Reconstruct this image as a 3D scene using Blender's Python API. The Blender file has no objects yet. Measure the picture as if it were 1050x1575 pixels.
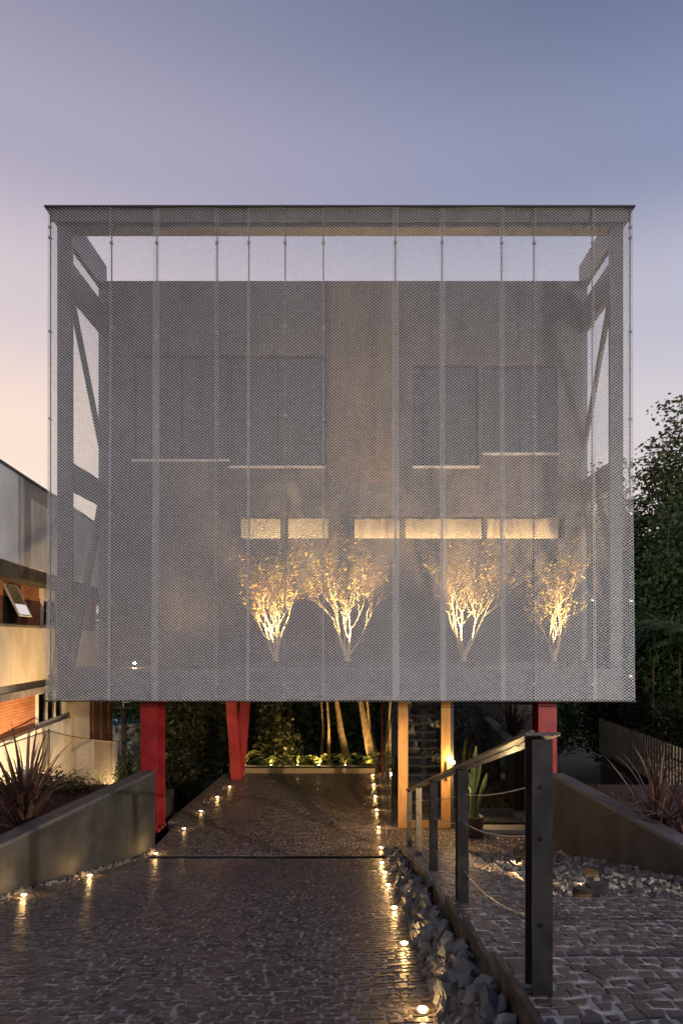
import bpy, math, random
import numpy as np
from mathutils import Vector, Matrix

SC = bpy.context.scene
COL = SC.collection
R = math.radians

# ------------------------------------------------------------------ camera
F, CX, HY, CZ = 1050.0, 550.0, 985.0, 4.5
cam = bpy.data.cameras.new("camera")
cam.sensor_fit = 'HORIZONTAL'; cam.sensor_width = 36.0
cam.lens = 36.0 * F / 1050.0
cam.shift_x = -(CX - 525.0) / 1050.0
cam.shift_y = (HY - 787.5) / 1050.0
cam.clip_end = 2000.0
camo = bpy.data.objects.new("camera", cam); COL.objects.link(camo)
camo.location = (0, 0, CZ); camo.rotation_euler = (R(90), 0, 0)
SC.camera = camo

def P(px, py, Y):
    return ((px - CX) * Y / F, Y, CZ - (py - HY) * Y / F)
def PX(px, Y): return (px - CX) * Y / F
def PZ(py, Y): return CZ - (py - HY) * Y / F

# ------------------------------------------------------------------ sky
def lin(c):
    return tuple(((v / 255) / 12.92 if v / 255 <= .04045 else ((v / 255 + .055) / 1.055) ** 2.4) for v in c)
W = bpy.data.worlds.new("World"); SC.world = W; W.use_nodes = True
nt = W.node_tree; nt.nodes.clear()
N = nt.nodes.new; L = nt.links.new
tc = N('ShaderNodeTexCoord'); sep = N('ShaderNodeSeparateXYZ'); L(tc.outputs['Generated'], sep.inputs[0])
def ramp(stops):
    r = N('ShaderNodeValToRGB'); r.color_ramp.interpolation = 'EASE'
    e = r.color_ramp.elements
    while len(e) < len(stops): e.new(.5)
    for i, (p, c) in enumerate(stops):
        e[i].position = p; e[i].color = lin(c) + (1,)
    L(sep.outputs['Z'], r.inputs[0]); return r
warm = ramp([(0.0, (255, 232, 205)), (.13, (255, 236, 217)), (.27, (252, 227, 212)), (.42, (216, 203, 209)), (.56, (174, 168, 189)), (.70, (140, 142, 167)), (1.0, (96, 106, 138))])
cool = ramp([(0.0, (226, 212, 210)), (.13, (234, 223, 217)), (.27, (217, 210, 214)), (.42, (190, 189, 206)), (.56, (138, 147, 177)), (.70, (101, 115, 146)), (1.0, (72, 88, 122))])
cb = N('ShaderNodeCombineXYZ'); L(sep.outputs['X'], cb.inputs[0]); L(sep.outputs['Y'], cb.inputs[1])
nrm = N('ShaderNodeVectorMath'); nrm.operation = 'NORMALIZE'; L(cb.outputs[0], nrm.inputs[0])
dot = N('ShaderNodeVectorMath'); dot.operation = 'DOT_PRODUCT'; L(nrm.outputs[0], dot.inputs[0])
dot.inputs[1].default_value = (-math.sin(R(70)), math.cos(R(70)), 0)
mr = N('ShaderNodeMapRange'); mr.interpolation_type = 'SMOOTHSTEP'; L(dot.outputs['Value'], mr.inputs[0])
mr.inputs[1].default_value = -.15; mr.inputs[2].default_value = .82
mx = N('ShaderNodeMix'); mx.data_type = 'RGBA'; L(mr.outputs[0], mx.inputs[0]); L(cool.outputs[0], mx.inputs[6]); L(warm.outputs[0], mx.inputs[7])
bg = N('ShaderNodeBackground'); L(mx.outputs[2], bg.inputs[0]); bg.inputs[1].default_value = 1.0
wo = N('ShaderNodeOutputWorld'); L(bg.outputs[0], wo.inputs[0])

# last glow of the sun, low on the left
sl = bpy.data.lights.new("sun", 'SUN'); sl.energy = 0.25; sl.angle = R(12); sl.color = (1, .78, .6)
so = bpy.data.objects.new("sun", sl); COL.objects.link(so)
so.rotation_euler = Vector((math.sin(R(70)), -math.cos(R(70)), -math.tan(R(6)))).to_track_quat('-Z', 'Y').to_euler()

vs = SC.view_settings
vs.view_transform = 'Standard'; vs.look = 'None'; vs.exposure = 0.0; vs.gamma = 1.0; vs.use_curve_mapping = False
SC.cycles.use_denoising = True
SC.cycles.sample_clamp_indirect = 4.0
SC.cycles.max_bounces = 8; SC.cycles.transparent_max_bounces = 24
SC.cycles.use_light_tree = True
SC.cycles.caustics_reflective = False; SC.cycles.caustics_refractive = False

# ------------------------------------------------------------------ helpers
class MB:
    def __init__(s): s.v = []; s.f = []
    def add(s, vs_, fs):
        n = len(s.v); s.v.extend(tuple(map(float, q)) for q in vs_); s.f.extend(tuple(i + n for i in q) for q in fs); return s
    def box(s, x0, x1, y0, y1, z0, z1):
        return s.add([(x0,y0,z0),(x1,y0,z0),(x1,y1,z0),(x0,y1,z0),(x0,y0,z1),(x1,y0,z1),(x1,y1,z1),(x0,y1,z1)],
                     [(0,3,2,1),(4,5,6,7),(0,1,5,4),(1,2,6,5),(2,3,7,6),(3,0,4,7)])
    def hexa(s, b, t):  # b, t: four points each, counter-clockwise from above
        return s.add(list(b) + list(t), [(0,3,2,1),(4,5,6,7),(0,1,5,4),(1,2,6,5),(2,3,7,6),(3,0,4,7)])
    def prism(s, pts, vec):
        n = len(pts); v = Vector(vec)
        a = [Vector(q) for q in pts]
        return s.add([tuple(q) for q in a] + [tuple(q + v) for q in a],
                     [tuple(range(n - 1, -1, -1)), tuple(range(n, 2 * n))] + [(i, (i + 1) % n, n + (i + 1) % n, n + i) for i in range(n)])
    def tube(s, pts, rad, n=6, cap=True):
        pts = [Vector(q) for q in pts]
        if not hasattr(rad, '__len__'): rad = [rad] * len(pts)
        base = len(s.v); up = Vector((0.13, 0.27, 1)).normalized()
        for i, q in enumerate(pts):
            d = (pts[min(i + 1, len(pts) - 1)] - pts[max(i - 1, 0)])
            d = d.normalized() if d.length > 1e-9 else Vector((0, 0, 1))
            u = up if abs(d.dot(up)) < .9 else Vector((1, 0, 0))
            a = d.cross(u).normalized(); b = d.cross(a)
            for k in range(n):
                t = 2 * math.pi * k / n
                s.v.append(tuple(q + a * (math.cos(t) * rad[i]) + b * (math.sin(t) * rad[i])))
        for i in range(len(pts) - 1):
            for k in range(n):
                k2 = (k + 1) % n
                s.f.append((base + i*n + k, base + i*n + k2, base + (i+1)*n + k2, base + (i+1)*n + k))
        if cap:
            s.f.append(tuple(base + k for k in range(n - 1, -1, -1)))
            s.f.append(tuple(base + (len(pts)-1)*n + k for k in range(n)))
        return s
    def lathe(s, c, prof, n=20):
        base = len(s.v)
        for r, z in prof:
            for k in range(n):
                t = 2 * math.pi * k / n
                s.v.append((c[0] + r*math.cos(t), c[1] + r*math.sin(t), c[2] + z))
        for i in range(len(prof) - 1):
            for k in range(n):
                k2 = (k + 1) % n
                s.f.append((base+i*n+k, base+i*n+k2, base+(i+1)*n+k2, base+(i+1)*n+k))
        s.f.append(tuple(base + k for k in range(n - 1, -1, -1)))
        s.f.append(tuple(base + (len(prof)-1)*n + k for k in range(n)))
        return s

def wpos(o):
    p = Vector((0, 0, 0))
    while o is not None: p += o.location; o = o.parent
    return p
def tag(o, label=None, cat=None, group=None, kind=None):
    if label: o['label'] = label
    if cat: o['category'] = cat
    if group: o['group'] = group
    if kind: o['kind'] = kind
    return o
def thing(name, loc, label, cat, group=None):
    o = bpy.data.objects.new(name, None); COL.objects.link(o); o.location = loc
    o.empty_display_size = .2
    return tag(o, label, cat, group)
def link(name, me, parent=None):
    o = bpy.data.objects.new(name, me); COL.objects.link(o)
    if parent is not None: o.parent = parent
    return o
def build(name, mb, mat, parent=None, smooth=False, origin=None, **kw):
    """one mesh object from world-space geometry"""
    off = wpos(parent) if parent is not None else Vector(origin or (0, 0, 0))
    me = bpy.data.meshes.new(name)
    arr = np.array(mb.v, dtype=float).reshape(-1, 3) - np.array(off)
    me.from_pydata(arr.tolist(), [], mb.f); me.materials.append(mat)
    if smooth: me.polygons.foreach_set('use_smooth', [True] * len(me.polygons))
    me.update()
    o = link(name, me, parent)
    if parent is None and origin: o.location = origin
    return tag(o, **kw) if kw else o
def quads(name, verts, mat, parent=None, **kw):
    """numpy (n,4,3) array of separate quads"""
    off = np.array(wpos(parent)) if parent is not None else np.zeros(3)
    v = (np.asarray(verts, dtype=np.float32) - off).reshape(-1, 3); n = len(v) // 4
    me = bpy.data.meshes.new(name)
    me.vertices.add(len(v)); me.vertices.foreach_set('co', v.astype(np.float32).ravel())
    me.loops.add(4 * n); me.loops.foreach_set('vertex_index', np.arange(4 * n, dtype=np.int32))
    me.polygons.add(n); me.polygons.foreach_set('loop_start', np.arange(0, 4 * n, 4, dtype=np.int32))
    me.polygons.foreach_set('loop_total', np.full(n, 4, dtype=np.int32))
    me.materials.append(mat); me.update(calc_edges=True)
    o = link(name, me, parent)
    return tag(o, **kw) if kw else o

MATS = {}
def mat(name, col, rough=.6, metal=0.0, var=0.0, scale=8.0, bump=0.0, bscale=40.0, emit=None, spec=.5, island=0.0, col2=None, thr=(.4, .6), stretch=None):
    if name in MATS: return MATS[name]
    m = bpy.data.materials.new(name); m.use_nodes = True; t = m.node_tree
    b = t.nodes['Principled BSDF']
    b.inputs['Roughness'].default_value = rough; b.inputs['Metallic'].default_value = metal
    b.inputs['Specular IOR Level'].default_value = spec
    b.inputs['Base Color'].default_value = tuple(col) + (1,)
    if emit:
        b.inputs['Emission Color'].default_value = tuple(emit[0]) + (1,); b.inputs['Emission Strength'].default_value = emit[1]
    tcn = t.nodes.new('ShaderNodeTexCoord')
    vec = tcn.outputs['Object']
    if stretch:
        mp = t.nodes.new('ShaderNodeMapping'); mp.inputs['Scale'].default_value = stretch
        t.links.new(vec, mp.inputs[0]); vec = mp.outputs[0]
    out = None
    if var or col2:
        nz = t.nodes.new('ShaderNodeTexNoise'); nz.inputs['Scale'].default_value = scale; nz.inputs['Detail'].default_value = 6; nz.inputs['Roughness'].default_value = .65
        t.links.new(vec, nz.inputs['Vector'])
        mrr = t.nodes.new('ShaderNodeMapRange'); t.links.new(nz.outputs['Fac'], mrr.inputs[0])
        mrr.inputs[1].default_value = thr[0]; mrr.inputs[2].default_value = thr[1]
        mi = t.nodes.new('ShaderNodeMix'); mi.data_type = 'RGBA'; t.links.new(mrr.outputs[0], mi.inputs[0])
        c2 = col2 or tuple(c * (1 + var) for c in col); c1 = col if col2 else tuple(c * (1 - var) for c in col)
        mi.inputs[6].default_value = tuple(c1) + (1,); mi.inputs[7].default_value = tuple(c2) + (1,)
        out = mi.outputs[2]
        mrg = t.nodes.new('ShaderNodeMapRange'); t.links.new(nz.outputs['Fac'], mrg.inputs[0])
        mrg.inputs[1].default_value = .3; mrg.inputs[2].default_value = .7; mrg.inputs[3].default_value = max(.02, rough - .08); mrg.inputs[4].default_value = min(1, rough + .08)
        t.links.new(mrg.outputs[0], b.inputs['Roughness'])
    if island:
        g = t.nodes.new('ShaderNodeNewGeometry'); oi = t.nodes.new('ShaderNodeObjectInfo')
        ad = t.nodes.new('ShaderNodeMath'); ad.operation = 'ADD'; t.links.new(g.outputs['Random Per Island'], ad.inputs[0]); t.links.new(oi.outputs['Random'], ad.inputs[1])
        fr = t.nodes.new('ShaderNodeMath'); fr.operation = 'FRACT'; t.links.new(ad.outputs[0], fr.inputs[0])
        mr2 = t.nodes.new('ShaderNodeMapRange'); t.links.new(fr.outputs[0], mr2.inputs[0]); mr2.inputs[3].default_value = 1 - island; mr2.inputs[4].default_value = 1 + island
        vm = t.nodes.new('ShaderNodeVectorMath'); vm.operation = 'SCALE'; t.links.new(mr2.outputs[0], vm.inputs['Scale'])
        if out is not None: t.links.new(out, vm.inputs[0])
        else: vm.inputs[0].default_value = tuple(col)
        out = vm.outputs[0]
    if out is not None: t.links.new(out, b.inputs['Base Color'])
    if bump:
        n2 = t.nodes.new('ShaderNodeTexNoise'); n2.inputs['Scale'].default_value = bscale; n2.inputs['Detail'].default_value = 5
        t.links.new(vec, n2.inputs['Vector'])
        bp = t.nodes.new('ShaderNodeBump'); bp.inputs['Strength'].default_value = bump; bp.inputs['Distance'].default_value = .02
        t.links.new(n2.outputs['Fac'], bp.inputs['Height']); t.links.new(bp.outputs[0], b.inputs['Normal'])
    MATS[name] = m; return m

def glass(name, tint=(.8, .85, .85), refl=1.0):
    if name in MATS: return MATS[name]
    m = bpy.data.materials.new(name); m.use_nodes = True; t = m.node_tree; t.nodes.clear()
    o = t.nodes.new('ShaderNodeOutputMaterial'); mixn = t.nodes.new('ShaderNodeMixShader')
    tr = t.nodes.new('ShaderNodeBsdfTransparent'); tr.inputs[0].default_value = tint + (1,)
    gl = t.nodes.new('ShaderNodeBsdfGlossy'); gl.inputs['Roughness'].default_value = .01; gl.inputs[0].default_value = (.9, .95, .97, 1)
    fr = t.nodes.new('ShaderNodeFresnel'); fr.inputs[0].default_value = 1.52
    mu = t.nodes.new('ShaderNodeMath'); mu.operation = 'MULTIPLY_ADD'; mu.use_clamp = True; mu.inputs[1].default_value = 1.6 * refl; mu.inputs[2].default_value = .03
    t.links.new(fr.outputs[0], mu.inputs[0]); t.links.new(mu.outputs[0], mixn.inputs[0])
    t.links.new(tr.outputs[0], mixn.inputs[1]); t.links.new(gl.outputs[0], mixn.inputs[2]); t.links.new(mixn.outputs[0], o.inputs[0])
    MATS[name] = m; return m

def leafmat(name, c1, c2, rough=.5, trans=.25):
    if name in MATS: return MATS[name]
    m = mat(name, c1, rough, island=.55)
    t = m.node_tree; b = t.nodes['Principled BSDF']
    # two-colour foliage by clump noise
    tcn = t.nodes.new('ShaderNodeTexCoord'); nz = t.nodes.new('ShaderNodeTexNoise'); nz.inputs['Scale'].default_value = 1.3; nz.inputs['Detail'].default_value = 3
    t.links.new(tcn.outputs['Object'], nz.inputs['Vector'])
    mi = t.nodes.new('ShaderNodeMix'); mi.data_type = 'RGBA'; mi.inputs[6].default_value = tuple(c1) + (1,); mi.inputs[7].default_value = tuple(c2) + (1,)
    mrr = t.nodes.new('ShaderNodeMapRange'); mrr.inputs[1].default_value = .38; mrr.inputs[2].default_value = .62
    t.links.new(nz.outputs['Fac'], mrr.inputs[0]); t.links.new(mrr.outputs[0], mi.inputs[0])
    vm = [n for n in t.nodes if n.type == 'VECT_MATH'][0]; t.links.new(mi.outputs[2], vm.inputs[0])
    tl = t.nodes.new('ShaderNodeBsdfTranslucent'); t.links.new(vm.outputs[0], tl.inputs[0])
    mixn = t.nodes.new('ShaderNodeMixShader'); mixn.inputs[0].default_value = trans
    o = [n for n in t.nodes if n.type == 'OUTPUT_MATERIAL'][0]
    t.links.new(b.outputs[0], mixn.inputs[1]); t.links.new(tl.outputs[0], mixn.inputs[2]); t.links.new(mixn.outputs[0], o.inputs[0])
    return m

WARM = (1.0, .60, .22)
steel = mat('galvanised_strand', (.74, .745, .755), .5, .1, island=.2)
dsteel = mat('grey_painted_steel', (.15, .15, .16), .5, .2, var=.15, scale=3)
black = mat('black_painted_steel', (.02, .02, .023), .42, .3, var=.25, scale=6, bump=.05, bscale=90)
red = mat('red_painted_steel', (.36, .020, .026), .45, 0, var=.22, scale=2.5, bump=.04, bscale=60)
plaster = mat('grey_plaster', (.115, .112, .118), .85, var=.14, scale=2.2, bump=.1, bscale=60)
beigeclad = mat('beige_cladding', (.155, .128, .10), .7, var=.12, scale=3, stretch=(8, 8, .4))
cream = mat('cream_paint', (.62, .52, .38), .8, var=.06, scale=2)
alu = mat('pale_aluminium', (.62, .61, .60), .4, .3)
darkframe = mat('dark_window_frame', (.05, .05, .055), .5)
glz = glass('window_glass', (.85, .86, .85), .4)
glz_lobby = glass('lobby_glass', (.72, .74, .72), 1.5)
lampglow = mat('lamp_lens', (1, .8, .5), .3, emit=((1.0, .66, .28), 300.0))
lampglow2 = mat('small_lamp_lens', (1, .8, .5), .3, emit=((1.0, .68, .32), 90.0))
lampdim = mat('recessed_lamp_lens', (1, .8, .5), .3, emit=((1.0, .68, .32), 1.0))
lampring = mat('lamp_ring_steel', (.35, .34, .33), .35, .8)

def light(name, kind, loc, energy, parent=None, color=WARM, target=None, size=.05, angle=60, blend=.6):
    l = bpy.data.lights.new(name, kind); l.energy = energy; l.color = color
    if kind in ('POINT', 'SPOT'): l.shadow_soft_size = size
    if kind == 'SPOT': l.spot_size = R(angle); l.spot_blend = blend
    o = bpy.data.objects.new(name, l); COL.objects.link(o)
    if parent is not None: o.parent = parent
    o.location = Vector(loc) - (wpos(parent) if parent is not None else Vector())
    if target is not None:
        o.rotation_euler = (Vector(target) - Vector(loc)).to_track_quat('-Z', 'Y').to_euler()
    return o

# ------------------------------------------------------------------ levels
DY = 14.1                                        # drive meets the carport slab
DRIVE_R = .60; DRIVE_S = .2
def zdrive(y): return DRIVE_S * (DY - y) if y < DY else 0.0
STEP = 1.2
def zwalk(y):
    d = 14.5 - y
    if d <= 0: return max(0.0, .0)
    k = math.floor(d / STEP); t = d - k * STEP
    return .17 + .29 * k + .12 * t
def xkerb(y): return .72 + .015 * y
def xrail(y): return .791 + .0197 * y
def xlwall(y): return -4.42 - (14.9 - y) * .10     # drive-side face of the left wall
def xrwall(y): return 4.10 + (14.6 - y) * .075

# ------------------------------------------------------------------ ground and setting
mortar_d = mat('driveway_joint_mortar', (.42, .37, .33), .85, var=.3, scale=7, bump=.3, bscale=120)
soil = mat('dark_earth', (.035, .026, .02), .95, var=.4, scale=3, bump=.6, bscale=25)
lawn = mat('dark_lawn', (.02, .028, .013), .95, var=.4, scale=2, bump=.5, bscale=30)
mulch = mat('red_brown_mulch', (.06, .022, .018), .95, var=.5, scale=14, bump=1.0, bscale=40)
mortar = mat('pale_joint_mortar', (.48, .435, .40), .85, var=.2, scale=9, bump=.3, bscale=120)
concrete = mat('weathered_concrete', (.25, .235, .215), .85, var=.18, scale=1.6, bump=.2, bscale=50)
sett_m = mat('dark_basalt_sett', (.118, .092, .082), .36, var=.35, scale=26, bump=.13, bscale=70, island=.42, spec=.55)
sett_w = mat('walkway_basalt_sett', (.078, .062, .060), .42, var=.30, scale=26, bump=.13, bscale=70, island=.40, spec=.5)
b = MB()
b.add([(-300,-200,-1.75),(300,-200,-1.75),(300,500,-1.75),(-300,500,-1.75)], [(0,1,2,3)])
build('ground', b, lawn, kind='structure')

def sheet(name, xs0, xs1, ys, zf, m, zb=-1.7, parent=None, dz=0):
    b = MB()
    n = len(ys)
    for y in ys:
        z = zf(y) + dz
        b.v += [(xs0(y), y, zb), (xs0(y), y, z), (xs1(y), y, z), (xs1(y), y, zb)]
    for i in range(n - 1):
        a = 4 * i; c = a + 4
        b.f += [(a, c, c+1, a+1), (a+1, c+1, c+2, a+2), (a+2, c+2, c+3, a+3), (a+3, c+3, c, a)]
    b.f += [(0, 1, 2, 3), (4*n-1, 4*n-2, 4*n-3, 4*n-4)]
    return build(name, b, m, parent)

drive = sheet('driveway', lambda y: xlwall(y) - .05, lambda y: DRIVE_R, [-4, 0, 4, 8, 12, DY - .13], zdrive, mortar_d)
tag(drive, 'sloping cobbled driveway running down to the carport', None, None, 'structure')
slab = sheet('carport_floor', lambda y: -4.72 + (y - 17) * .04 if y > 16.9 else -4.42, lambda y: 5.2, [DY + .13, 16.85, 17.0, 23.05], lambda y: 0, mortar_d)
tag(slab, 'level cobbled carport floor under the raised house', None, None, 'structure')

# setts -------------------------------------------------------------
def setts(parent, x0f, x1f, y0, y1, zf, m, depth, width, seed, sortkey, dz=.0, nobj=300, ybreaks=None, amp=.045):
    rnd = random.Random(seed)
    cells = []
    y = y0; row = 0
    ph = [rnd.uniform(0, 6.28) for _ in range(6)]
    def wob(x, yy):
        return amp * (math.sin(1.3 * x + ph[0] + .8 * yy) + .6 * math.sin(2.9 * x + ph[1] - 1.1 * yy) + .35 * math.sin(6.1 * x + ph[2]))
    lines = [y0]
    while lines[-1] < y1 - depth * .4:
        lines.append(lines[-1] + depth * rnd.uniform(.82, 1.2))
    sc = (y1 - y0) / (lines[-1] - y0)
    lines = [y0 + (q - y0) * sc for q in lines]
    for j in range(len(lines) - 1):
        ya, yb = lines[j], lines[j + 1]
        xa, xb = x0f((ya + yb) / 2), x1f((ya + yb) / 2)
        x = xa + rnd.uniform(-.5, 0) * width
        while x < xb - .02:
            w = width * rnd.uniform(.68, 1.35)
            l, r = max(x, xa), min(x + w, xb)
            if xb - r < .05: r = xb
            if r - l > .03:
                cells.append((l, r, ya, yb))
            x = x + w if r < xb else xb
    def edge(x, yy, lo):
        k = math.sin(math.pi * min(1, max(0, (yy - y0) / .3))  / 2) * math.sin(math.pi * min(1, max(0, (y1 - yy) / .3)) / 2)
        return yy + wob(x, yy) * k
    out = []
    for (l, r, ya, yb) in cells:
        sh = rnd.uniform(-1, 1) * .014
        if ya > y0 + .001: ya += sh
        if yb < y1 - .001: yb += sh + rnd.uniform(-1, 1) * .006
        g = .003 + rnd.random() * .005
        pts = []
        for (px_, py_) in ((l + g, ya), (r - g, ya), (r - g, yb), (l + g, yb)):
            yy = edge(px_, py_, 0) + (g if py_ == ya else -g)
            pts.append([px_ + rnd.uniform(-1, 1) * .019, yy + rnd.uniform(-1, 1) * .013])
        # irregular: sometimes knock a corner
        cx = sum(p[0] for p in pts) / 4; cy = sum(p[1] for p in pts) / 4
        if rnd.random() < .35:
            k = rnd.randrange(4); pts[k][0] += (cx - pts[k][0]) * .28; pts[k][1] += (cy - pts[k][1]) * .28
        h = .0008 + rnd.uniform(0, .0035); tx, ty = rnd.uniform(-.022, .022), rnd.uniform(-.025, .025)
        zc = zf((ya + yb) / 2) if ybreaks else None
        ring0, ring1, ring2 = [], [], []
        for p in pts:
            zz = zf(p[1]) if not ybreaks else zc + (p[1] - (ya + yb) / 2) * ybreaks
            zt = zz + dz + h + (p[0] - cx) * tx + (p[1] - cy) * ty
            ring0.append((p[0], p[1], zz + dz - .012))
            ring1.append((cx + (p[0]-cx)*.95, cy + (p[1]-cy)*.96, zt - .0035))
            ring2.append((cx + (p[0]-cx)*.87, cy + (p[1]-cy)*.84, zt + .001))
        out.append((cx, cy, ring0 + ring1 + ring2))
    FQ = [(8,9,10,11)] + [(i, (i+1)%4, 4+(i+1)%4, 4+i) for i in range(4)] + [(4+i, 4+(i+1)%4, 8+(i+1)%4, 8+i) for i in range(4)]
    out.sort(key=sortkey)
    for cx, cy, vv in out[:nobj]:
        c = Vector(vv[8])
        me = bpy.data.meshes.new('sett'); me.from_pydata([tuple(Vector(q) - c) for q in vv], [], FQ); me.materials.append(m)
        o = link('sett', me, parent); o.location = c - wpos(parent)
    rest = MB()
    for cx, cy, vv in out[nobj:]: rest.add(vv, FQ)
    if rest.v: build('setts', rest, m, parent, kind='stuff')

def inview(c):
    x, y = c[0], c[1]
    if y < 2: return 1e6 + abs(y)
    px = CX + F * x / y; py = HY + F * (CZ - (zdrive(y) if x < .7 else zwalk(y))) / y
    return y if (0 <= px <= 1050 and py <= 1580) else 1e5 + abs(y - 4)
setts(drive, lambda y: xlwall(y) + .12, lambda y: DRIVE_R - .03, -1.0, DY - .14, zdrive, sett_m, .092, .09, 1, inview, dz=.004)
setts(slab, lambda y: -4.70 + (y - 17) * .04 if y > 16.9 else -4.40, lambda y: .66, DY + .14, 23.0, lambda y: 0, sett_m, .09, .092, 2, inview, dz=.004, nobj=0)
setts(slab, lambda y: .67, lambda y: 4.05, 14.55, 16.25, lambda y: 0, sett_w, .105, .13, 3, inview, dz=.004, nobj=0)

# drain slot between ramp and slab
b = MB(); b.box(-4.45, .64, DY - .125, DY + .125, -.3, -.09)
dr = thing('drain_channel', (-1.9, DY, -.05), 'narrow dark drain slot crossing the driveway below the carport', 'drain')
build('channel', b, black, dr)
b = MB(); b.box(-4.45, .64, DY - .130, DY - .122, -.09, .018); b.box(-4.45, .64, DY + .122, DY + .130, -.09, -.002)
build('edge_angle', b, black, dr)
for k in range(3):
    yb_ = DY - .06 + k * .06
    build('grate_bar', MB().box(-4.45, .64, yb_ - .004, yb_ + .004, -.088, -.04), black, dr)

# walkway -----------------------------------------------------------
walk = thing('walkway', (2.0, 8, 0), None, None); tag(walk, 'stepped cobbled walkway leading down to the timber door', None, None, 'structure')
kerbm = mat('rusted_kerb_plate', (.055, .043, .034), .6, .3, var=.45, scale=7, bump=.15, bscale=30)
ystops = []
k = 0
while 14.5 - k * STEP > -2: ystops.append(14.5 - k * STEP); k += 1
XW = lambda y: 2.0
for i in range(len(ystops) - 1):
    yf, yn = ystops[i], ystops[i + 1]
    zf_, zn_ = .17 + .29 * i, .17 + .29 * i + .12 * STEP
    wide = yn < 5.2
    xr = (6.0 if wide else 1.95)
    e = .001
    b = MB(); xa, xb_ = xkerb(yf), xkerb(yn)
    b.hexa([(xb_, yn + e, -1.7), (xr, yn + e, -1.7), (xr, yf - e, -1.7), (xa, yf - e, -1.7)],
           [(xb_, yn + e, zn_), (xr, yn + e, zn_), (xr, yf - e, zf_), (xa, yf - e, zf_)])
    st = build('step', b, mortar, walk)
    setts(st, lambda y: xkerb(y) + .02, lambda y, xr=xr: xr - .01, yn + .015, yf - .015,
          lambda y, yf=yf, zf_=zf_: zf_ + .12 * (yf - y), sett_w, .088, .092, 50 + i, inview, dz=.004, nobj=(150 if 3 <= 14.5 - i * STEP <= 6.4 else 0))
    # kerb plate with its raised nose
    b = MB(); t = .035
    p = [(xb_ - t, yn - .04, zn_ - .6), (xa - t, yf, zf_ - .6), (xa - t, yf, zf_ + .015), (xb_ - t, yn + .12, zn_ + .045), (xb_ - t, yn - .04, zn_ + .06)]
    b.prism(p, (t, 0, 0)); build('kerb_plate', b, kerbm, walk)
    # riser board
    b = MB().box(xa + .002, xr - .01, yf - .012, yf + .010, zf_ - .18, zf_ - .004); build('riser', b, concrete, walk)

# bank of broken stones between drive and walkway --------------------
def rockmesh(seed, flat=.7):
    import bmesh
    rnd = random.Random(seed); bm = bmesh.new()
    for cx_ in (-1, 1):
        for cy_ in (-1, 1):
            for cz_ in (-1, 1):
                bm.verts.new((cx_ * rnd.uniform(.45, .95), cy_ * rnd.uniform(.4, .85), cz_ * rnd.uniform(.35, .8) * flat))
    for _ in range(3):
        v = Vector((rnd.gauss(0, 1), rnd.gauss(0, 1), rnd.gauss(0, 1))).normalized() * .85; bm.verts.new((v.x, v.y, v.z * flat))
    bmesh.ops.convex_hull(bm, input=list(bm.verts))
    for v in [v for v in bm.verts if not v.link_faces]: bm.verts.remove(v)
    me = bpy.data.meshes.new('stone'); bm.to_mesh(me); bm.free(); return me
rocks = [rockmesh(100 + i) for i in range(12)]
rdata = []
for me in rocks:
    rdata.append((np.array([v.co[:] for v in me.vertices]), [tuple(p.vertices) for p in me.polygons]))
def scatter(parent, spots, m, nobj, name='stone'):
    meshes = []
    for me in rocks:
        c = me.copy(); c.materials.clear(); c.materials.append(m); meshes.append(c)
    rnd = random.Random(7)
    rest = MB(); off = wpos(parent)
    for i, (p, s) in enumerate(spots):
        k = rnd.randrange(12); eul = (rnd.uniform(0, 6.28), rnd.uniform(0, 6.28), rnd.uniform(0, 6.28)); ss = (s * rnd.uniform(.8, 1.25), s * rnd.uniform(.8, 1.2), s * rnd.uniform(.75, 1.1))
        if i < nobj:
            o = link(name, meshes[k], parent); o.location = Vector(p) - off; o.rotation_euler = eul; o.scale = ss
        else:
            M = np.array(Matrix.LocRotScale(Vector(p), __import__('mathutils').Euler(eul), Vector(ss)))
            rest.add((rdata[k][0] @ M[:3, :3].T + M[:3, 3]).tolist(), rdata[k][1])
    if rest.v: build(name + 's', rest, m, parent, kind='stuff')
rockm = mat('grey_basalt_chunk', (.125, .122, .125), .72, var=.28, scale=5, bump=.3, bscale=40, island=.45)
bank = thing('stone_bank', (.7, 8, 0), None, None); tag(bank, 'bank of broken grey stones between driveway and walkway', None, None, 'structure')
b = MB()
ys = [y * .5 for y in range(0, 30)]
for y in ys:
    zt = zwalk(y) - .16; b.v += [(DRIVE_R + .01, y, -1.6), (DRIVE_R + .01, y, zdrive(y) - .06), (xkerb(y) - .06, y, zt - .02), (xkerb(y) - .06, y, -1.6)]
for i in range(len(ys) - 1):
    a = 4*i; c = a + 4
    b.f += [(a, c, c+1, a+1), (a+1, c+1, c+2, a+2), (a+2, c+2, c+3, a+3)]
build('bed', b, soil, bank)
rnd = random.Random(5); spots = []
y = 2.0
while y < 14.6:
    z0, z1 = zdrive(y), max(zdrive(y) + .03, zwalk(y) - .13); x0, x1 = DRIVE_R + .03, xkerb(y) - .07
    ln = math.hypot(x1 - x0, z1 - z0)
    n = max(2, int(ln / .075))
    for i in range(n):
        t = (i + rnd.uniform(.1, .9)) / n
        s = rnd.uniform(.050, .088)
        spots.append(((x0 + (x1 - x0) * t - rnd.uniform(0, .05), y + rnd.uniform(-.05, .05), z0 + (z1 - z0) * t + rnd.uniform(0, .05)), s))
    y += .068
spots.sort(key=lambda q: q[0][1] if q[0][1] > 4 else 100)
scatter(bank, spots, rockm, 300)

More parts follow.
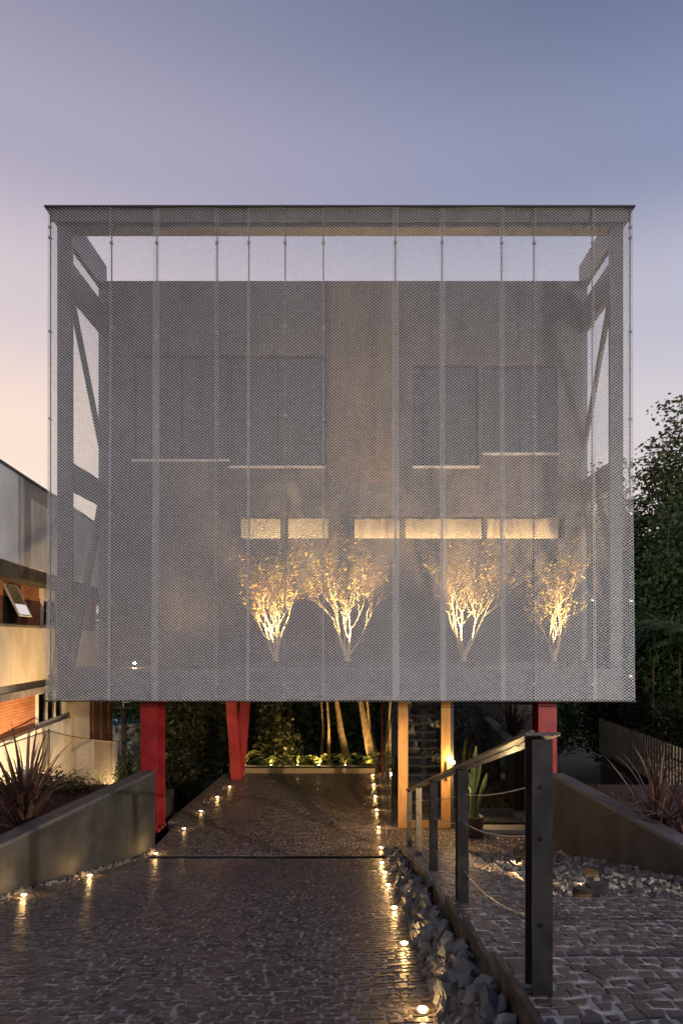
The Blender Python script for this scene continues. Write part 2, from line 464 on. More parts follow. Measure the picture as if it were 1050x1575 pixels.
# gravel bed on the right --------------------------------------------
grav = thing('gravel_bed', (3.2, 9.5, 0), None, None); tag(grav, 'sloping bed of broken stones beside the retaining wall', None, None, 'structure')
gz = lambda y: .02 + .235 * max(0, 14.4 - y) 
sheet('bed', lambda y: 1.955, lambda y: xrwall(y) - .002, [5.22, 7, 9, 11, 13, 14.4], lambda y: gz(y) - .05, soil, -1.6, grav)
gm = mat('mixed_tan_stone', (.20, .175, .15), .7, var=.3, scale=5, bump=.3, bscale=40, island=.5)
spots = []
for _ in range(2600):
    y = rnd.uniform(5.3, 14.3); x = rnd.uniform(1.99, xrwall(y) - .05)
    spots.append(((x, y, gz(y) - .03 + rnd.uniform(0, .05)), rnd.uniform(.045, .085)))
def gkey(q):
    px = CX + F * q[0][0] / q[0][1]
    return q[0][1] if px < 1050 else 100
spots.sort(key=gkey)
scatter(grav, spots, gm, 300)

# retaining walls -----------------------------------------------------
wallm = mat('dark_rendered_wall', (.056, .053, .050), .75, var=.35, scale=1.4, bump=.12, bscale=70)
capm = mat('slate_coping', (.11, .108, .115), .6, var=.25, scale=7, bump=.1, bscale=60)
def retwall(name, xf, side, ya, yb, label):
    o = thing(name, (xf(yb), yb, 0), label, 'wall')
    w = .30 * side
    def pr(x0f, x1f, z0, z1):
        b = MB(); A = [(x0f(ya), ya), (x1f(ya), ya), (x1f(yb), yb), (x0f(yb), yb)]
        if side < 0: A = [A[1], A[0], A[3], A[2]]
        b.hexa([(x, y, z0) for x, y in A], [(x, y, z1) for x, y in A]); return b
    build('wall_body', pr(xf, lambda y: xf(y) + w, -1.7, 1.60), wallm, o)
    # coping stones, laid in lengths
    n = 7
    for i in range(n):
        a0 = ya + (yb - ya) * i / n + .003; a1 = ya + (yb - ya) * (i + 1) / n - .003
        A = [(xf(a0) - .004 * side, a0), (xf(a0) + w, a0), (xf(a1) + w, a1), (xf(a1) - .004 * side, a1)]
        if side < 0: A = [A[1], A[0], A[3], A[2]]
        build('coping_stone', MB().hexa([(x, y, 1.602) for x, y in A], [(x, y, 1.66 + .001 * (i % 2)) for x, y in A]), capm, o)
    return o
retwall('retaining_wall', xlwall, -1, 1.0, 14.9, 'dark retaining wall below the bronze flax facing the pool side')
retwall('retaining_wall', xrwall, 1, 1.0, 14.6, 'dark retaining wall rising behind the gravel bed by the slatted fence')
for nm, x0, x1, ye, lab in (('planting_bed', -9.5, None, 15.4, 'left'), ('planting_bed', None, 9.8, 15.4, 'right')):
    f0 = (lambda y: -7.8) if x0 else (lambda y: xrwall(y) + .301)
    f1 = (lambda y: xlwall(y) - .301) if x0 else (lambda y: 9.5)
    o = sheet(nm, f0, f1, [0, 5, 10, 14.55], lambda y: 1.42, mulch)
    tag(o, 'mulched planting bed behind the %s retaining wall' % lab, None, None, 'structure')
    ch = []
    for _ in range(260):
        y = rnd.uniform(8.5, 14.4); x = rnd.uniform(f0(y), f1(y)); ch.append(((x, y, 1.43), rnd.uniform(.03, .06)))
    scatter(o, ch, mat('mulch_chip', (.085, .03, .025), .9, island=.5), 0, 'bark_chip')

# small pebbles at the foot of the left wall
peb = thing('pebble_strip', (-4.7, 12, .4), None, None); tag(peb, 'thin strip of pebbles at the foot of the left wall', None, None, 'structure')
sp = []
for _ in range(420):
    y = 14.6 - abs(rnd.gauss(0, 3.2)); sp.append(((xlwall(y) + rnd.uniform(.01, .14), y, zdrive(y) + rnd.uniform(0, .03)), rnd.uniform(.02, .05)))
scatter(peb, sp, gm, 0, 'pebble')

# ------------------------------------------------------------------ HOUSE
H = thing('raised_house', (-.36, 19.0, 0), 'boxy raised house wrapped in grey expanded metal screens on red steel columns', 'house')
SY = 14.0; XL, XR = PX(72, SY), PX(974, SY); ZB, ZT = PZ(1078, SY), PZ(317, SY)
LWD, SWD, SW = .078, .062, .0158
def meshpanel(u0, u1, z0, z1, tofn, sw=None):
    """expanded metal: strands as tilted ribbons. tofn(u, d, z) -> xyz, d = depth outwards"""
    ni = int((u1 - u0) / LWD); nj = int((z1 - z0) / (SWD / 2))
    lw = (u1 - u0) / ni; hw = (z1 - z0) / nj
    i = np.arange(ni * 2 + 1)[None, :]; j = np.arange(nj)[:, None]
    # bond (i even rows): segments from node (k, j) to node (k+1, j +/-) on a half grid
    k = np.arange(ni * 2)
    J, K = np.meshgrid(np.arange(nj), k, indexing='ij')
    up = ((J + K) % 2 == 0)
    za = z0 + (J + np.where(up, 0, 1)) * hw; zb = z0 + (J + np.where(up, 1, 0)) * hw
    ua = u0 + K * lw / 2; ub = ua + lw / 2
    sw = sw or SW
    c, s = sw * .5 * .80, sw * .5 * .60
    q = np.stack([np.stack([ua, s + 0 * ua, za - c], -1), np.stack([ub, s + 0 * ua, zb - c], -1), np.stack([ub, -s + 0 * ua, zb + c], -1), np.stack([ua, -s + 0 * ua, za + c], -1)], 2)
    q = q.reshape(-1, 4, 3)
    return tofn(q)
seam_px = [74, 170, 240, 333, 382, 438, 497, 608, 680, 772, 822, 912, 973]
over = {170: .05, 240: .13, 333: .09, 382: .05, 438: .02, 497: .03, 608: .13, 680: .12, 772: .10, 822: .08, 912: .06}
def front(q, lay):
    o = q.copy(); u, d, z = q[..., 0], q[..., 1], q[..., 2]
    fl = (ZT - z) / (ZT - ZB)
    o[..., 0] = u + (u + .36) / 6.0 * .055 * fl ** 2
    o[..., 1] = SY - d + lay + .012 * np.sin(u * 1.7 + 1.0) * fl + .010 * np.sin(z * 1.1 + u * 3.1)
    o[..., 2] = z + .008 * np.sin(u * .9 + .7) + .007 * np.sin(u * 2.3 + z * .5)
    return o
for a in range(len(seam_px) - 1):
    p0, p1 = seam_px[a], seam_px[a + 1]
    u0 = PX(p0, SY) - over.get(p0, 0) * .5; u1 = PX(p1, SY) + over.get(p1, 0) * .5
    lay = .018 if a % 2 else 0
    quads('mesh_panel', meshpanel(u0, u1, ZB, ZT - .02, lambda q: front(q, lay)), steel, H)
def sidefn(q, x, sgn):
    o = q.copy(); fl = (ZT - q[..., 2]) / (ZT - ZB)
    o[..., 0] = x + sgn * q[..., 1] + sgn * .05 * fl ** 2; o[..., 1] = q[..., 0]; o[..., 2] = q[..., 2]; return o
for x, sgn in ((XL, -1), (XR, 1)):
    for y0, y1 in ((SY + .03, SY + 1.25), (SY + 1.27, SY + 2.5), (SY + 2.52, SY + 3.8), (SY + 3.82, SY + 6.4), (SY + 6.42, SY + 9.0)):
        quads('side_mesh_panel', meshpanel(y0, y1, ZB, ZT - .02, lambda q: sidefn(q, x, sgn), .006), steel, H)
# hem bars and roof edge cap
build('bottom_rail', MB().box(XL - .05, XR + .05, SY - .004, SY + .030, ZB - .022, ZB), darkframe, H)
build('roof_edge', MB().box(XL - .05, XR + .03, SY - .03, SY + .50, ZT - .015, ZT + .012), darkframe, H)
for x in (XL - .03, XR + .03):
    build('bottom_rail', MB().box(x - .015, x + .015, SY + .034, SY + 9, ZB - .022, ZB), darkframe, H)
    build('roof_edge', MB().box(x - .05, x + .05, SY + .501, SY + 9, ZT - .015, ZT + .03), darkframe, H)
# hanging cables and clips
def cable(x, y, z0, z1, clips):
    c = build('cable', MB().tube([(x, y, z0), (x, y, z1)], .013, 5), darkframe, H)
    for zc in clips:
        build('clip', MB().box(x - .03, x + .03, y - .045, y + .01, zc - .022, zc + .022), lampring, c)
for p in seam_px[1:-1]:
    dz_ = rnd.uniform(-.15, .15)
    cable(PX(p, SY), SY + .07, ZB, ZT - .02, [ZT - .72, ZT - 2.55 + dz_, ZT - 4.4 + dz_, ZT - 6.3, ZT - 8.2 + dz_, ZB + .33])
for x in (XL, XR):
    s = 1 if x < 0 else -1
    cable(x + s * .05, SY + .06, ZB, ZT - .02, [ZT - .4, ZT - .62, ZT - 2.55, ZT - 4.35, ZT - 6.3, ZT - 8.1, ZB + .5])
    cable(x + s * .16, SY + .3, ZB, ZT - .02, [ZT - .5, ZT - 2.55, ZT - 4.4])
    cable(x + s * .05, SY + .9, ZB, ZT - .02, [ZT - 2.9, ZT - 4.9, ZT - 7.0])

# steel frame of the front loggia
FY0, FY1, BY = 14.22, 15.82, 16.0
fxl0, fxl1 = PX(88, FY0), PX(110, FY0); fxr0, fxr1 = PX(938, FY0), PX(958, FY0)
zt0, zt1 = PZ(363, FY0 + .30) + .026, ZT - .022
build('front_column', MB().box(fxl0, fxl1, FY0, FY0 + .10, 3.26, zt1), dsteel, H)
build('front_column', MB().box(fxr0, fxr1, FY0, FY0 + .10, 3.26, zt1), dsteel, H)
build('front_beam', MB().box(fxl1 + .001, fxr0 - .001, FY0, FY0 + .26, zt0, zt1), dsteel, H)
build('top_fascia', MB().box(XL + .02, XR - .02, SY + .09, SY + .12, ZT - .25, ZT - .016), dsteel, H)
build('front_beam_flange', MB().box(fxl1 + .002, fxr0 - .002, FY0 - .02, FY0 + .30, zt0 - .025, zt0 - .001), dsteel, H)
build('loggia_floor', MB().box(fxl0, fxr1, FY0 + .002, 23.9, 3.262, 3.90), dsteel, H)
def truss(xi, xo, side):
    a, c = min(xi, xo), max(xi, xo)
    y0, y1 = FY0 + .101, BY - .001
    nm = 'truss_rail'
    build(nm, MB().box(a, c, y0, y1, 12.75, zt1), dsteel, H)
    build(nm, MB().box(a, c, y0, y1, 11.70, 12.40), dsteel, H)
    build(nm, MB().box(a, c, y0, y1, 7.65, 8.22), dsteel, H)
    def diag(yA, zA, yB, zB, w):
        d = Vector((0, yB - yA, zB - zA)).normalized(); n = Vector((0, -d.z, d.y)) * (w / 2)
        pA, pB = Vector((a + .02, yA, zA)), Vector((a + .02, yB, zB))
        build('truss_diagonal', MB().prism([pA - n, pB - n, pB + n, pA + n], (c - a - .04, 0, 0)), dsteel, H)
    diag(y0 - .02, 11.75, y1 + .02, 9.0, .20)
    diag(y1 + .02, 7.75, y0 - .02, 3.9, .26)
    build('back_column', MB().box(a, c, BY, BY + .22, 3.901, zt1), dsteel, H)
truss(fxl1, fxl1 - .10, -1); truss(fxr0, fxr0 + .10, 1)

# house body and its front wall at BY
WX0, WX1 = fxl1 - .0, fxr0 + .0
def FX(px): return PX(px, BY)
def FZ(py): return PZ(py, BY)
def openwall(name, x0, x1, z0, z1, y, th, holes, m, parent):
    xs = sorted({x0, x1} | {v for h in holes for v in h[:2]}); zs = sorted({z0, z1} | {v for h in holes for v in h[2:]})
    b = MB()
    for i in range(len(xs) - 1):
        for j in range(len(zs) - 1):
            cx, cz = (xs[i] + xs[i+1]) / 2, (zs[j] + zs[j+1]) / 2
            if any(h[0] < cx < h[1] and h[2] < cz < h[3] for h in holes): continue
            b.box(xs[i], xs[i+1], y, y + th, zs[j], zs[j+1])
    return build(name, b, m, parent)
lower = [(FX(368), FX(432), FZ(829), FZ(795)), (FX(441), FX(506), FZ(829), FZ(795)), (FX(535), FX(616), FZ(829), FZ(793)), (FX(622), FX(743), FZ(829), FZ(793)), (FX(748), FX(868), FZ(829), FZ(793))]
upper = [(FX(205), FX(352), FZ(708), FZ(545)), (FX(354), FX(500), FZ(718), FZ(545)), (FX(635), FX(736), FZ(718), FZ(560)), (FX(742), FX(858), FZ(698), FZ(560))]
openwall('front_wall', WX0, WX1, 3.901, 12.93, BY, .2, lower + upper, plaster, H)
def window(h, n, sillm, fr=.04, fm=darkframe):
    x0, x1, z0, z1 = h
    w = build('window', MB().box(x0, x1, BY + .06, BY + .12, z0, z0 + fr).box(x0, x1, BY + .06, BY + .12, z1 - fr, z1).box(x0, x0 + fr, BY + .06, BY + .12, z0 + fr, z1 - fr).box(x1 - fr, x1, BY + .06, BY + .12, z0 + fr, z1 - fr), fm, H)
    for i in range(n):
        a, c = x0 + fr + (x1 - x0 - 2*fr) * i / n, x0 + fr + (x1 - x0 - 2*fr) * (i + 1) / n
        build('pane', MB().box(a + .006, c - .006, BY + .085, BY + .093, z0 + fr, z1 - fr), glz, w)
        if i: build('mullion', MB().box(a - .018, a + .018, BY + .062, BY + .118, z0 + fr, z1 - fr), fm, w)
    if sillm: build('sill', MB().box(x0 - .02, x1 + .02, BY - .07, BY - .001, z0 - .035, z0 + .012), sillm, w)
for h in lower: window(h, 1, None, .02)
for h in upper:
    window(h, 2, alu)
    build('added_backing', MB().box(h[0] + .05, h[1] - .05, BY + .135, BY + .139, h[2] + .05, h[3] - .05), mat('grey_added_backing', (.15, .143, .138), .9, var=.06, scale=2), H)  # grey sheet added behind the glass to lighten the dark panes
build('wall_panel', MB().box(FX(503), FX(611), BY - .05, BY - .001, 8.23, 12.90), beigeclad, H)
for pxs in (250, 290, 505, 560, 700, 790, 880):
    build('wall_joint', MB().box(FX(pxs) - .008, FX(pxs) + .008, BY - .006, BY - .001, 3.95, FZ(835)), darkframe, H)
# body shell
build('floor_slab', MB().box(WX0, WX1, BY + .201, 23.8, 7.66, 8.20), cream, H)
build('roof', MB().box(WX0 - .2, WX1 + .2, BY + .23, 23.9, 12.62, 12.92), plaster, H)
build('side_wall', MB().box(WX0 - .2, WX0, BY + .23, 23.9, 3.901, 12.61), plaster, H)
build('side_wall', MB().box(WX1, WX1 + .2, BY + .23, 23.9, 3.901, 12.61), plaster, H)
build('rear_wall', MB().box(WX0, WX1, 23.7, 23.9, 3.901, 12.61), plaster, H)
build('partition_wall', MB().box(WX0 + .01, WX1 - .01, 20.0, 20.1, 3.902, 7.65), cream, H)
build('partition_wall', MB().box(FX(516), FX(520), BY + .21, 19.99, 3.902, 7.65), cream, H)
build('curtain_pelmet', MB().box(FX(330), FX(512), BY + .9, BY + .96, 5.9, 7.6), mat('plain_screen', (.5, .42, .31), .9), H)
curt = mat('cream_curtain', (.66, .52, .34), .85)
b = MB(); n = 150; xa, xb_ = FX(545), FX(866)
for i in range(n + 1):
    t = i / n; x = xa + (xb_ - xa) * t; yy = BY + .42 + .05 * math.sin(t * 95 + 2 * math.sin(t * 9)) + .03 * math.sin(t * 37)
    b.v += [(x, yy, 5.8), (x + .08 * math.sin(t * 13), yy + .10 + .05 * math.sin(t * 31), 6.9), (x + .16 * math.sin(t * 13), yy + .16, 7.45)]
for i in range(n):
    a = 3 * i; b.f += [(a, a+3, a+4, a+1), (a+1, a+4, a+5, a+2)]
build('curtain', b, curt, H, True)
lampc = mat('room_lamp_glow', (1, .85, .6), .4, emit=((1, .74, .42), 85.0))
for xa_, xb2 in ((FX(366), FX(508)), (FX(533), FX(870))):
    build('added_light_strip', MB().box(xa_, xb2, BY + .23, BY + .27, FZ(829) - .22, FZ(829) - .18), lampc, H)  # unseen glowing bar added below the sill to light curtain and pelmet
# upper storey faint warm room light
build('ceiling_lamp', MB().lathe((FX(560), 19.5, 12.50), [(.10, 0), (.10, .10)], 16), lampc, H)
# soil trough of the loggia
build('planter_trough', MB().box(FX(375) , WX1 - .1, 14.62, 14.68, 3.901, 4.04).box(FX(375), WX1 - .1, 15.68, 15.74, 3.901, 4.04), dsteel, H)
build('planter_soil', MB().box(FX(375), WX1 - .1, 14.681, 15.679, 3.901, 4.03), soil, H)

# red columns: H sections
def hcol(x0, x1, y0, y1, z0, z1, name='red_column'):
    b = MB(); t = .045; xm = (x0 + x1) / 2
    b.box(x0, x1, y0, y0 + t, z0, z1); b.box(x0, x1, y1 - t, y1, z0, z1); b.box(xm - .02, xm + .02, y0 + t, y1 - t, z0, z1)
    c = build(name, b, red, H)
    build('base_plate', MB().box(x0 - .04, x1 + .04, y0 - .04, y1 + .04, z0 - .03, z0 - .001), red, c)
    for bx_ in (x0 - .015, x1 + .015):
        for by_ in (y0 + .06, (y0 + y1) / 2, y1 - .06):
            build('bolt', MB().tube([(bx_, by_, z0 - .002), (bx_, by_, z0 + .03)], .014, 6), lampring, c)
    return c
hcol(PX(216, 16.0), PX(242.5, 16.0), 16.0, 16.62, .03, 3.26)
hcol(PX(828, 16.0), PX(856, 16.0), 16.0, 16.62, .03, 3.26)
# V column at the rear
def vleg(p0, p1, w, dp):
    p0, p1 = Vector(p0), Vector(p1)
    v = []
    b = MB()
    for (ox, oy) in ((0, 0),):
        for f0, f1 in ((0, .05), (dp - .05, dp)):
            b.prism([(p0.x - w/2, p0.y + f0, p0.z), (p0.x + w/2, p0.y + f0, p0.z), (p1.x + w/2, p1.y + f0, p1.z), (p1.x - w/2, p1.y + f0, p1.z)], (0, f1 - f0, 0))
        b.prism([(p0.x - .03, p0.y + .051, p0.z), (p0.x + .03, p0.y + .051, p0.z), (p1.x + .03, p1.y + .051, p1.z), (p1.x - .03, p1.y + .051, p1.z)], (0, dp - .102, 0))
    build('v_column_leg', b, red, H)
vleg((PX(365, 22.2), 22.0, .0), (PX(354, 22.2), 22.0, 3.26), .33, .32)
vleg((PX(368, 22.5), 22.36, .0), (PX(380, 22.5), 22.36, 3.26), .30, .32)
for xx in (PX(540, 22.4) + 1.2, 4.4):
    hcol(xx - .2, xx + .2, 22.6, 23.0, .03, 3.26)

for dx, dy in ((1.15, 15.2), (2.75, 15.2)):
    sd_ = build('soffit_downlight', MB().lathe((dx, dy, 3.225), [(.075, 0), (.08, .036)], 16), lampring, H)
    build('lens', MB().lathe((dx, dy, 3.217), [(.06, 0), (.06, .007)], 16), lampglow2, sd_)
    light('lamp', 'SPOT', (dx, dy, 3.19), 95 if dx < 2 else 35, sd_, WARM, (dx + (.2 if dx > 0 else 0), dy + (.55 if dx > 0 else 0), 0), .05, 120, .6)
# glazed lobby -------------------------------------------------------
LY = 16.3
timber = mat('honey_timber', (.52, .27, .085), .45, var=.16, scale=5, stretch=(6, 6, .5), bump=.05, bscale=60)
lx0 = PX(602, LY); dj0, dj1, dj2, dj3 = PX(612, LY), PX(627, LY), PX(678, LY), PX(692, LY)
door = build('door', MB().box(dj0, dj1, LY - .05, LY + .05, .02, 3.25).box(dj2, dj3, LY - .05, LY + .05, .02, 3.25).box(dj1, dj2, LY - .045, LY + .045, .02, .20).box(dj1, dj2, LY - .045, LY + .045, 3.10, 3.25), timber, H, label='honey timber framed glass entrance door')
build('pane', MB().box(dj1, dj2, LY - .006, LY + .006, .201, 3.099), glz_lobby, door)
hx = (dj2 + dj3) / 2
build('handle', MB().box(hx - .03, hx + .03, LY - .062, LY - .051, 1.15, 1.62).tube([(hx, LY - .06, 1.25), (hx, LY - .11, 1.27), (hx, LY - .11, 1.52), (hx, LY - .06, 1.54)], .012, 8), black, door)
build('lobby_post', MB().box(dj3 + .004, dj3 + .075, LY - .04, LY + .04, .02, 3.25), darkframe, H)
pm = [dj3 + .078, PX(755, LY), PX(822, LY)]
for i in range(2):
    build('lobby_pane', MB().box(pm[i] + .004, pm[i+1] - .004, LY - .006, LY + .006, .05, 3.22), glz_lobby, H)
build('lobby_pane', MB().box(lx0, dj0 - .004, LY - .006, LY + .006, .05, 3.22), glz_lobby, H)
for yy in (LY + .02, LY + 1.8, LY + 3.6):
    build('lobby_side_pane', MB().box(lx0 - .006, lx0 + .006, yy, yy + 1.77, .05, 3.22), glz_lobby, H)
    build('lobby_fin', MB().box(lx0 - .02, lx0 + .02, yy + 1.771, yy + 1.80, .02, 3.25), darkframe, H)
build('lobby_rail', MB().box(dj3 + .08, pm[2], LY - .03, LY + .03, .008, .048), darkframe, H)
build('lobby_rear_wall', MB().box(lx0, 4.6, 22.0, 22.12, .01, 3.25), darkframe, H)
build('lobby_side_wall', MB().box(4.75, 4.85, 16.7, 22.0, .01, 3.25), darkframe, H)
build('lobby_floor', MB().box(lx0 + .02, 4.7, LY + .07, 21.95, .006, .02), concrete, H)
tread = mat('pale_oak_tread', (.34, .27, .20), .5, var=.2, scale=5)
stairs = build('stair', MB().prism([(1.05, 17.6, .03), (1.05, 17.9, .03), (1.05, 21.2, 3.2), (1.05, 20.9, 3.2)], (.05, 0, 0)).prism([(2.25, 17.6, .03), (2.25, 17.9, .03), (2.25, 21.2, 3.2), (2.25, 20.9, 3.2)], (.05, 0, 0)), black, H)
for i in range(15):
    y = 17.75 + i * .215; z = .22 + i * .205
    build('tread', MB().box(1.101, 2.249, y, y + .27, z, z + .045), tread, stairs)
# concrete doorstep platform
build('doorstep', MB().box(PX(738, 15.9), 4.0, 15.75, 16.2, .022, .12), concrete, H)

# ------------------------------------------------------------------ loggia trees
bark = mat('pale_smooth_bark', (.66, .55, .38), .7, var=.2, scale=14, bump=.2, bscale=30)
tleaf = leafmat('small_golden_leaf', (.44, .40, .12), (.52, .34, .14), .5, .35)
def rand_perp(d, rnd):
    v = Vector((rnd.gauss(0, 1), rnd.gauss(0, 1), rnd.gauss(0, 1))); v -= d * v.dot(d)
    return v.normalized()
def vase_tree(base, height, rx, ry, nstem, seed, nleaf, label, lean=0):
    rnd = random.Random(seed)
    o = thing('bare_tree', base, label, 'tree', 'small trees in the screened loggia')
    B = MB(); tips = []; base = Vector(base)
    def grow(p, d, ln, r, lev):
        pts = [p]; rad = [r]; n = 5 if lev < 2 else 4; q = p.copy(); dd = d.copy()
        for i in range(n):
            dd = (dd + rand_perp(dd, rnd) * (.20 if lev else .16) + Vector((0, 0, .10 if lev else .16))).normalized()
            q = q + dd * ln / n
            q.y = base.y + max(-ry, min(ry, q.y - base.y))
            pts.append(q.copy()); rad.append(r * (1 - .45 * (i + 1) / n))
        B.tube(pts, rad, 6 if lev < 2 else (4 if lev < 4 else 3), cap=False)
        if lev >= 2: tips.extend(pts[1:])
        if lev >= 5: return
        kids = 3 if lev < 4 else 2
        for k in range(kids):
            i = rnd.randrange(max(1, n - 3), n + 1) if k else n
            nd = (dd * .95 + rand_perp(dd, rnd) * rnd.uniform(.35, .75)).normalized()
            nd.z = abs(nd.z) * .85 + .15
            grow(pts[i], nd.normalized(), ln * rnd.uniform(.58, .8), rad[i] * rnd.uniform(.55, .72), lev + 1)
    for s in range(nstem):
        a = 2 * math.pi * (s + rnd.uniform(-.3, .3)) / nstem
        sp_ = rnd.uniform(.35, .8)
        d = Vector((math.cos(a) * sp_ * rx / (height * .42) + lean, math.sin(a) * sp_ * ry / (height * .4), 1)).normalized()
        grow(base + Vector((math.cos(a) * .04, math.sin(a) * .03, .10)), d, height * rnd.uniform(.26, .36), rnd.uniform(.020, .030), 0)
    B.tube([base + Vector((0, 0, -.05)), base + Vector((0, 0, .12)), base + Vector((0, 0, .22))], [.08, .07, .03], 8)
    # keep the outline inside its crown
    build('trunk', B, bark, o, True)
    T = np.array([t[:] for t in tips]); idx = np.array([rnd.randrange(len(T)) for _ in range(nleaf)])
    build_leaves('crown', T[idx] + np.array([[rnd.gauss(0, .04) for _ in range(3)] for _ in range(nleaf)]), .038, tleaf, o, seed)
    return o
def build_leaves(name, pts, size, m, parent, seed, aspect=.55, droop=0.0, outc=None):
    rs = np.random.RandomState(seed); n = len(pts)
    a = rs.normal(size=(n, 3)); a[:, 2] = a[:, 2] * .6 - droop; a /= np.linalg.norm(a, axis=1)[:, None]
    c = rs.normal(size=(n, 3)); c -= a * (a * c).sum(1)[:, None]; c /= np.linalg.norm(c, axis=1)[:, None]
    s = size * rs.uniform(.6, 1.4, size=(n, 1))
    p = np.asarray(pts)
    q = np.stack([p - a * s, p + c * s * aspect, p + a * s, p - c * s * aspect], 1)
    return quads(name, q, m, parent)
TY = 15.15
tz = 4.05
vase_tree((PX(423, TY), TY, tz), 2.65, .66, .42, 8, 11, 1400, 'upright many-stemmed small tree with dense yellow leaves, first from the loggia lamp', 0)
vase_tree((PX(533, TY), TY, tz), 3.0, 1.15, .45, 6, 12, 850, 'wide sparse small tree with a bare fork, under the ribbon window gap')
vase_tree((PX(712, TY), TY, tz), 3.05, 1.2, .45, 7, 13, 550, 'broad nearly leafless small tree with reddish twigs in the loggia')
vase_tree((PX(851, TY), TY, tz), 2.6, .78, .42, 6, 14, 800, 'small twisted-stem tree beside the right-hand steel truss')
# uplights in the trough
def spotfix(loc, tgt, energy, label, cat='light', group=None, angle=80, name='garden_spotlight', sz=.05, lens=lampglow2, color=WARM):
    o = thing(name, loc, label, cat, group)
    loc = Vector(loc); d = (Vector(tgt) - loc).normalized()
    b = MB().tube([loc + Vector((0, 0, .10)) - d * .07, loc + Vector((0, 0, .10)) + d * .05], sz, 10); b.tube([loc, loc + Vector((0, 0, .10))], .012, 6)
    build('housing', b, black, o)
    p = loc + Vector((0, 0, .10)) + d * .052
    build('lens', MB().tube([p, p + d * .006], sz * .8, 10), lens, o)
    light('lamp', 'SPOT', p + d * .03, energy, o, color, Vector(tgt), .03, angle, .9)
    return o
for px_, e in ((423, 1150), (533, 1450), (712, 1450), (851, 1150)):
    x = PX(px_, TY)
    spotfix((x + .10, 14.50, 3.905), (x - .02, 15.25, 6.5), e, 'small black uplight at the foot of a loggia tree', 'light', 'uplights in the loggia planter', 72, sz=.03, lens=lampdim)
o = thing('loggia_lamp', (PX(207, 15.0), 15.0, 3.9), 'small glowing lamp on the bare side of the loggia floor', 'lamp')
lp = P(207, 1020, 15.0)
build('stand', MB().tube([(lp[0], 15, 3.9), (lp[0], 15, lp[2] - .03)], .02, 8), black, o)
build('bulb', MB().lathe((lp[0], 15, lp[2] - .03), [(.012, 0), (.024, .012), (.027, .03), (.018, .05), (.003, .06)], 12), lampglow, o, True)
light('lamp', 'SPOT', (lp[0], 14.9, lp[2] + .12), 200, o, WARM, (lp[0] + 2.2, 16.2, 7.0), .04, 80, 1.0)

# ------------------------------------------------------------------ in-ground lights
def ground_light(x, y, z, label, group, r=.034, bright=True):
    o = thing('ground_light', (x, y, z), label, 'light', group)
    build('ring', MB().lathe((x, y, z), [(r + .02, 0), (r + .018, .016), (r, .022), (r, .010)], 16), lampring, o)
    build('lens', MB().lathe((x, y, z + .008), [(r * .98, 0), (r * .9, .008), (r * .5, .014), (r * .1, .016)], 14), lampglow if bright else lampglow2, o, True)
    light('lamp', 'POINT', (x, y, z + .07), 3.2 if bright else 1.2, o, (1, .58, .2), None, .03)
G1 = 'lights set in the paving along the stone bank'
for y in (4.84, 6.76, 8.6, 10.4, 11.76, 13.07):
    ground_light(.46, y, zdrive(y) + .012, 'round light glowing in the driveway edge along the stone bank', G1)
for y in (14.7, 16.3, 17.97, 19.5, 21.1, 22.6):
    ground_light(.50, y, .012, 'round light glowing in the carport floor along the glass lobby', 'lights set in the carport floor by the lobby')
for y in (9.53, 11.4, 14.3):
    ground_light(xlwall(y) + (.30 if y < 14 else .25), y, zdrive(y) + .012, 'round light glowing at the foot of the flax retaining wall', 'lights at the foot of the left wall')
for px_, py_ in ((283, 1277), (309, 1250), (334, 1228), (353, 1212), (369, 1196)):
    y = 4.5 * F / (py_ - HY); ground_light(PX(px_, y), y, .012, 'round light glowing along the open edge of the carport floor', 'lights along the open carport edge', .04, py_ == 1228)

# ------------------------------------------------------------------ railing
railm = mat('charcoal_rail_paint', (.022, .021, .022), .42, .2, var=.25, scale=6, bump=.05, bscale=90)
rail = thing('handrail', (xrail(8.7), 8.7, 0), 'dark steel handrail with slack cables along the walkway', 'railing')
PYS = [3.23, 5.96, 8.69, 11.42, 14.15]
zline = lambda y: 2.84 - .2425 * (y - 3.23)
RH = 1.2
tops = []
for i, y in enumerate(PYS):
    x = xrail(y); zb = min(zwalk(y), zline(y)) - .02; zt = zline(y) + RH
    w, d, t = .047, .072, .010
    b = MB()
    # I section, flanges facing the slope
    b.box(x - w, x + w, y - d, y - d + t, zb, zt); b.box(x - w, x + w, y + d - t, y + d, zb, zt); b.box(x - t/2, x + t/2, y - d + t, y + d - t, zb, zt)
    p = build('post', b, railm, rail)
    for h in (.34, .74, .98):
        build('bolt', MB().tube([(x + .0, y - d - .008, zline(y) + h), (x, y - d + .002, zline(y) + h)], .010, 8), black, p)
    build('foot', MB().box(x - .085, x + .085, y - .1, y + .1, zb - .01, zb + .025), concrete, p)
    tops.append(Vector((x, y, zt)))
ext = (tops[0] - tops[1]).normalized()
a, c = tops[0] + ext * .09, tops[-1] - ext * .1
b = MB(); hw = .08; th = .014
b.hexa([(a.x - hw, a.y, a.z), (a.x + hw, a.y, a.z), (c.x + hw, c.y, c.z), (c.x - hw, c.y, c.z)], [(a.x - hw, a.y, a.z + th), (a.x + hw, a.y, a.z + th), (c.x + hw, c.y, c.z + th), (c.x - hw, c.y, c.z + th)])
b.hexa([(a.x - .012, a.y + .2, a.z - .05), (a.x + .012, a.y + .2, a.z - .05), (c.x + .012, c.y, c.z - .05), (c.x - .012, c.y, c.z - .05)], [(a.x - .012, a.y + .2, a.z - .001), (a.x + .012, a.y + .2, a.z - .001), (c.x + .012, c.y, c.z - .001), (c.x - .012, c.y, c.z - .001)])
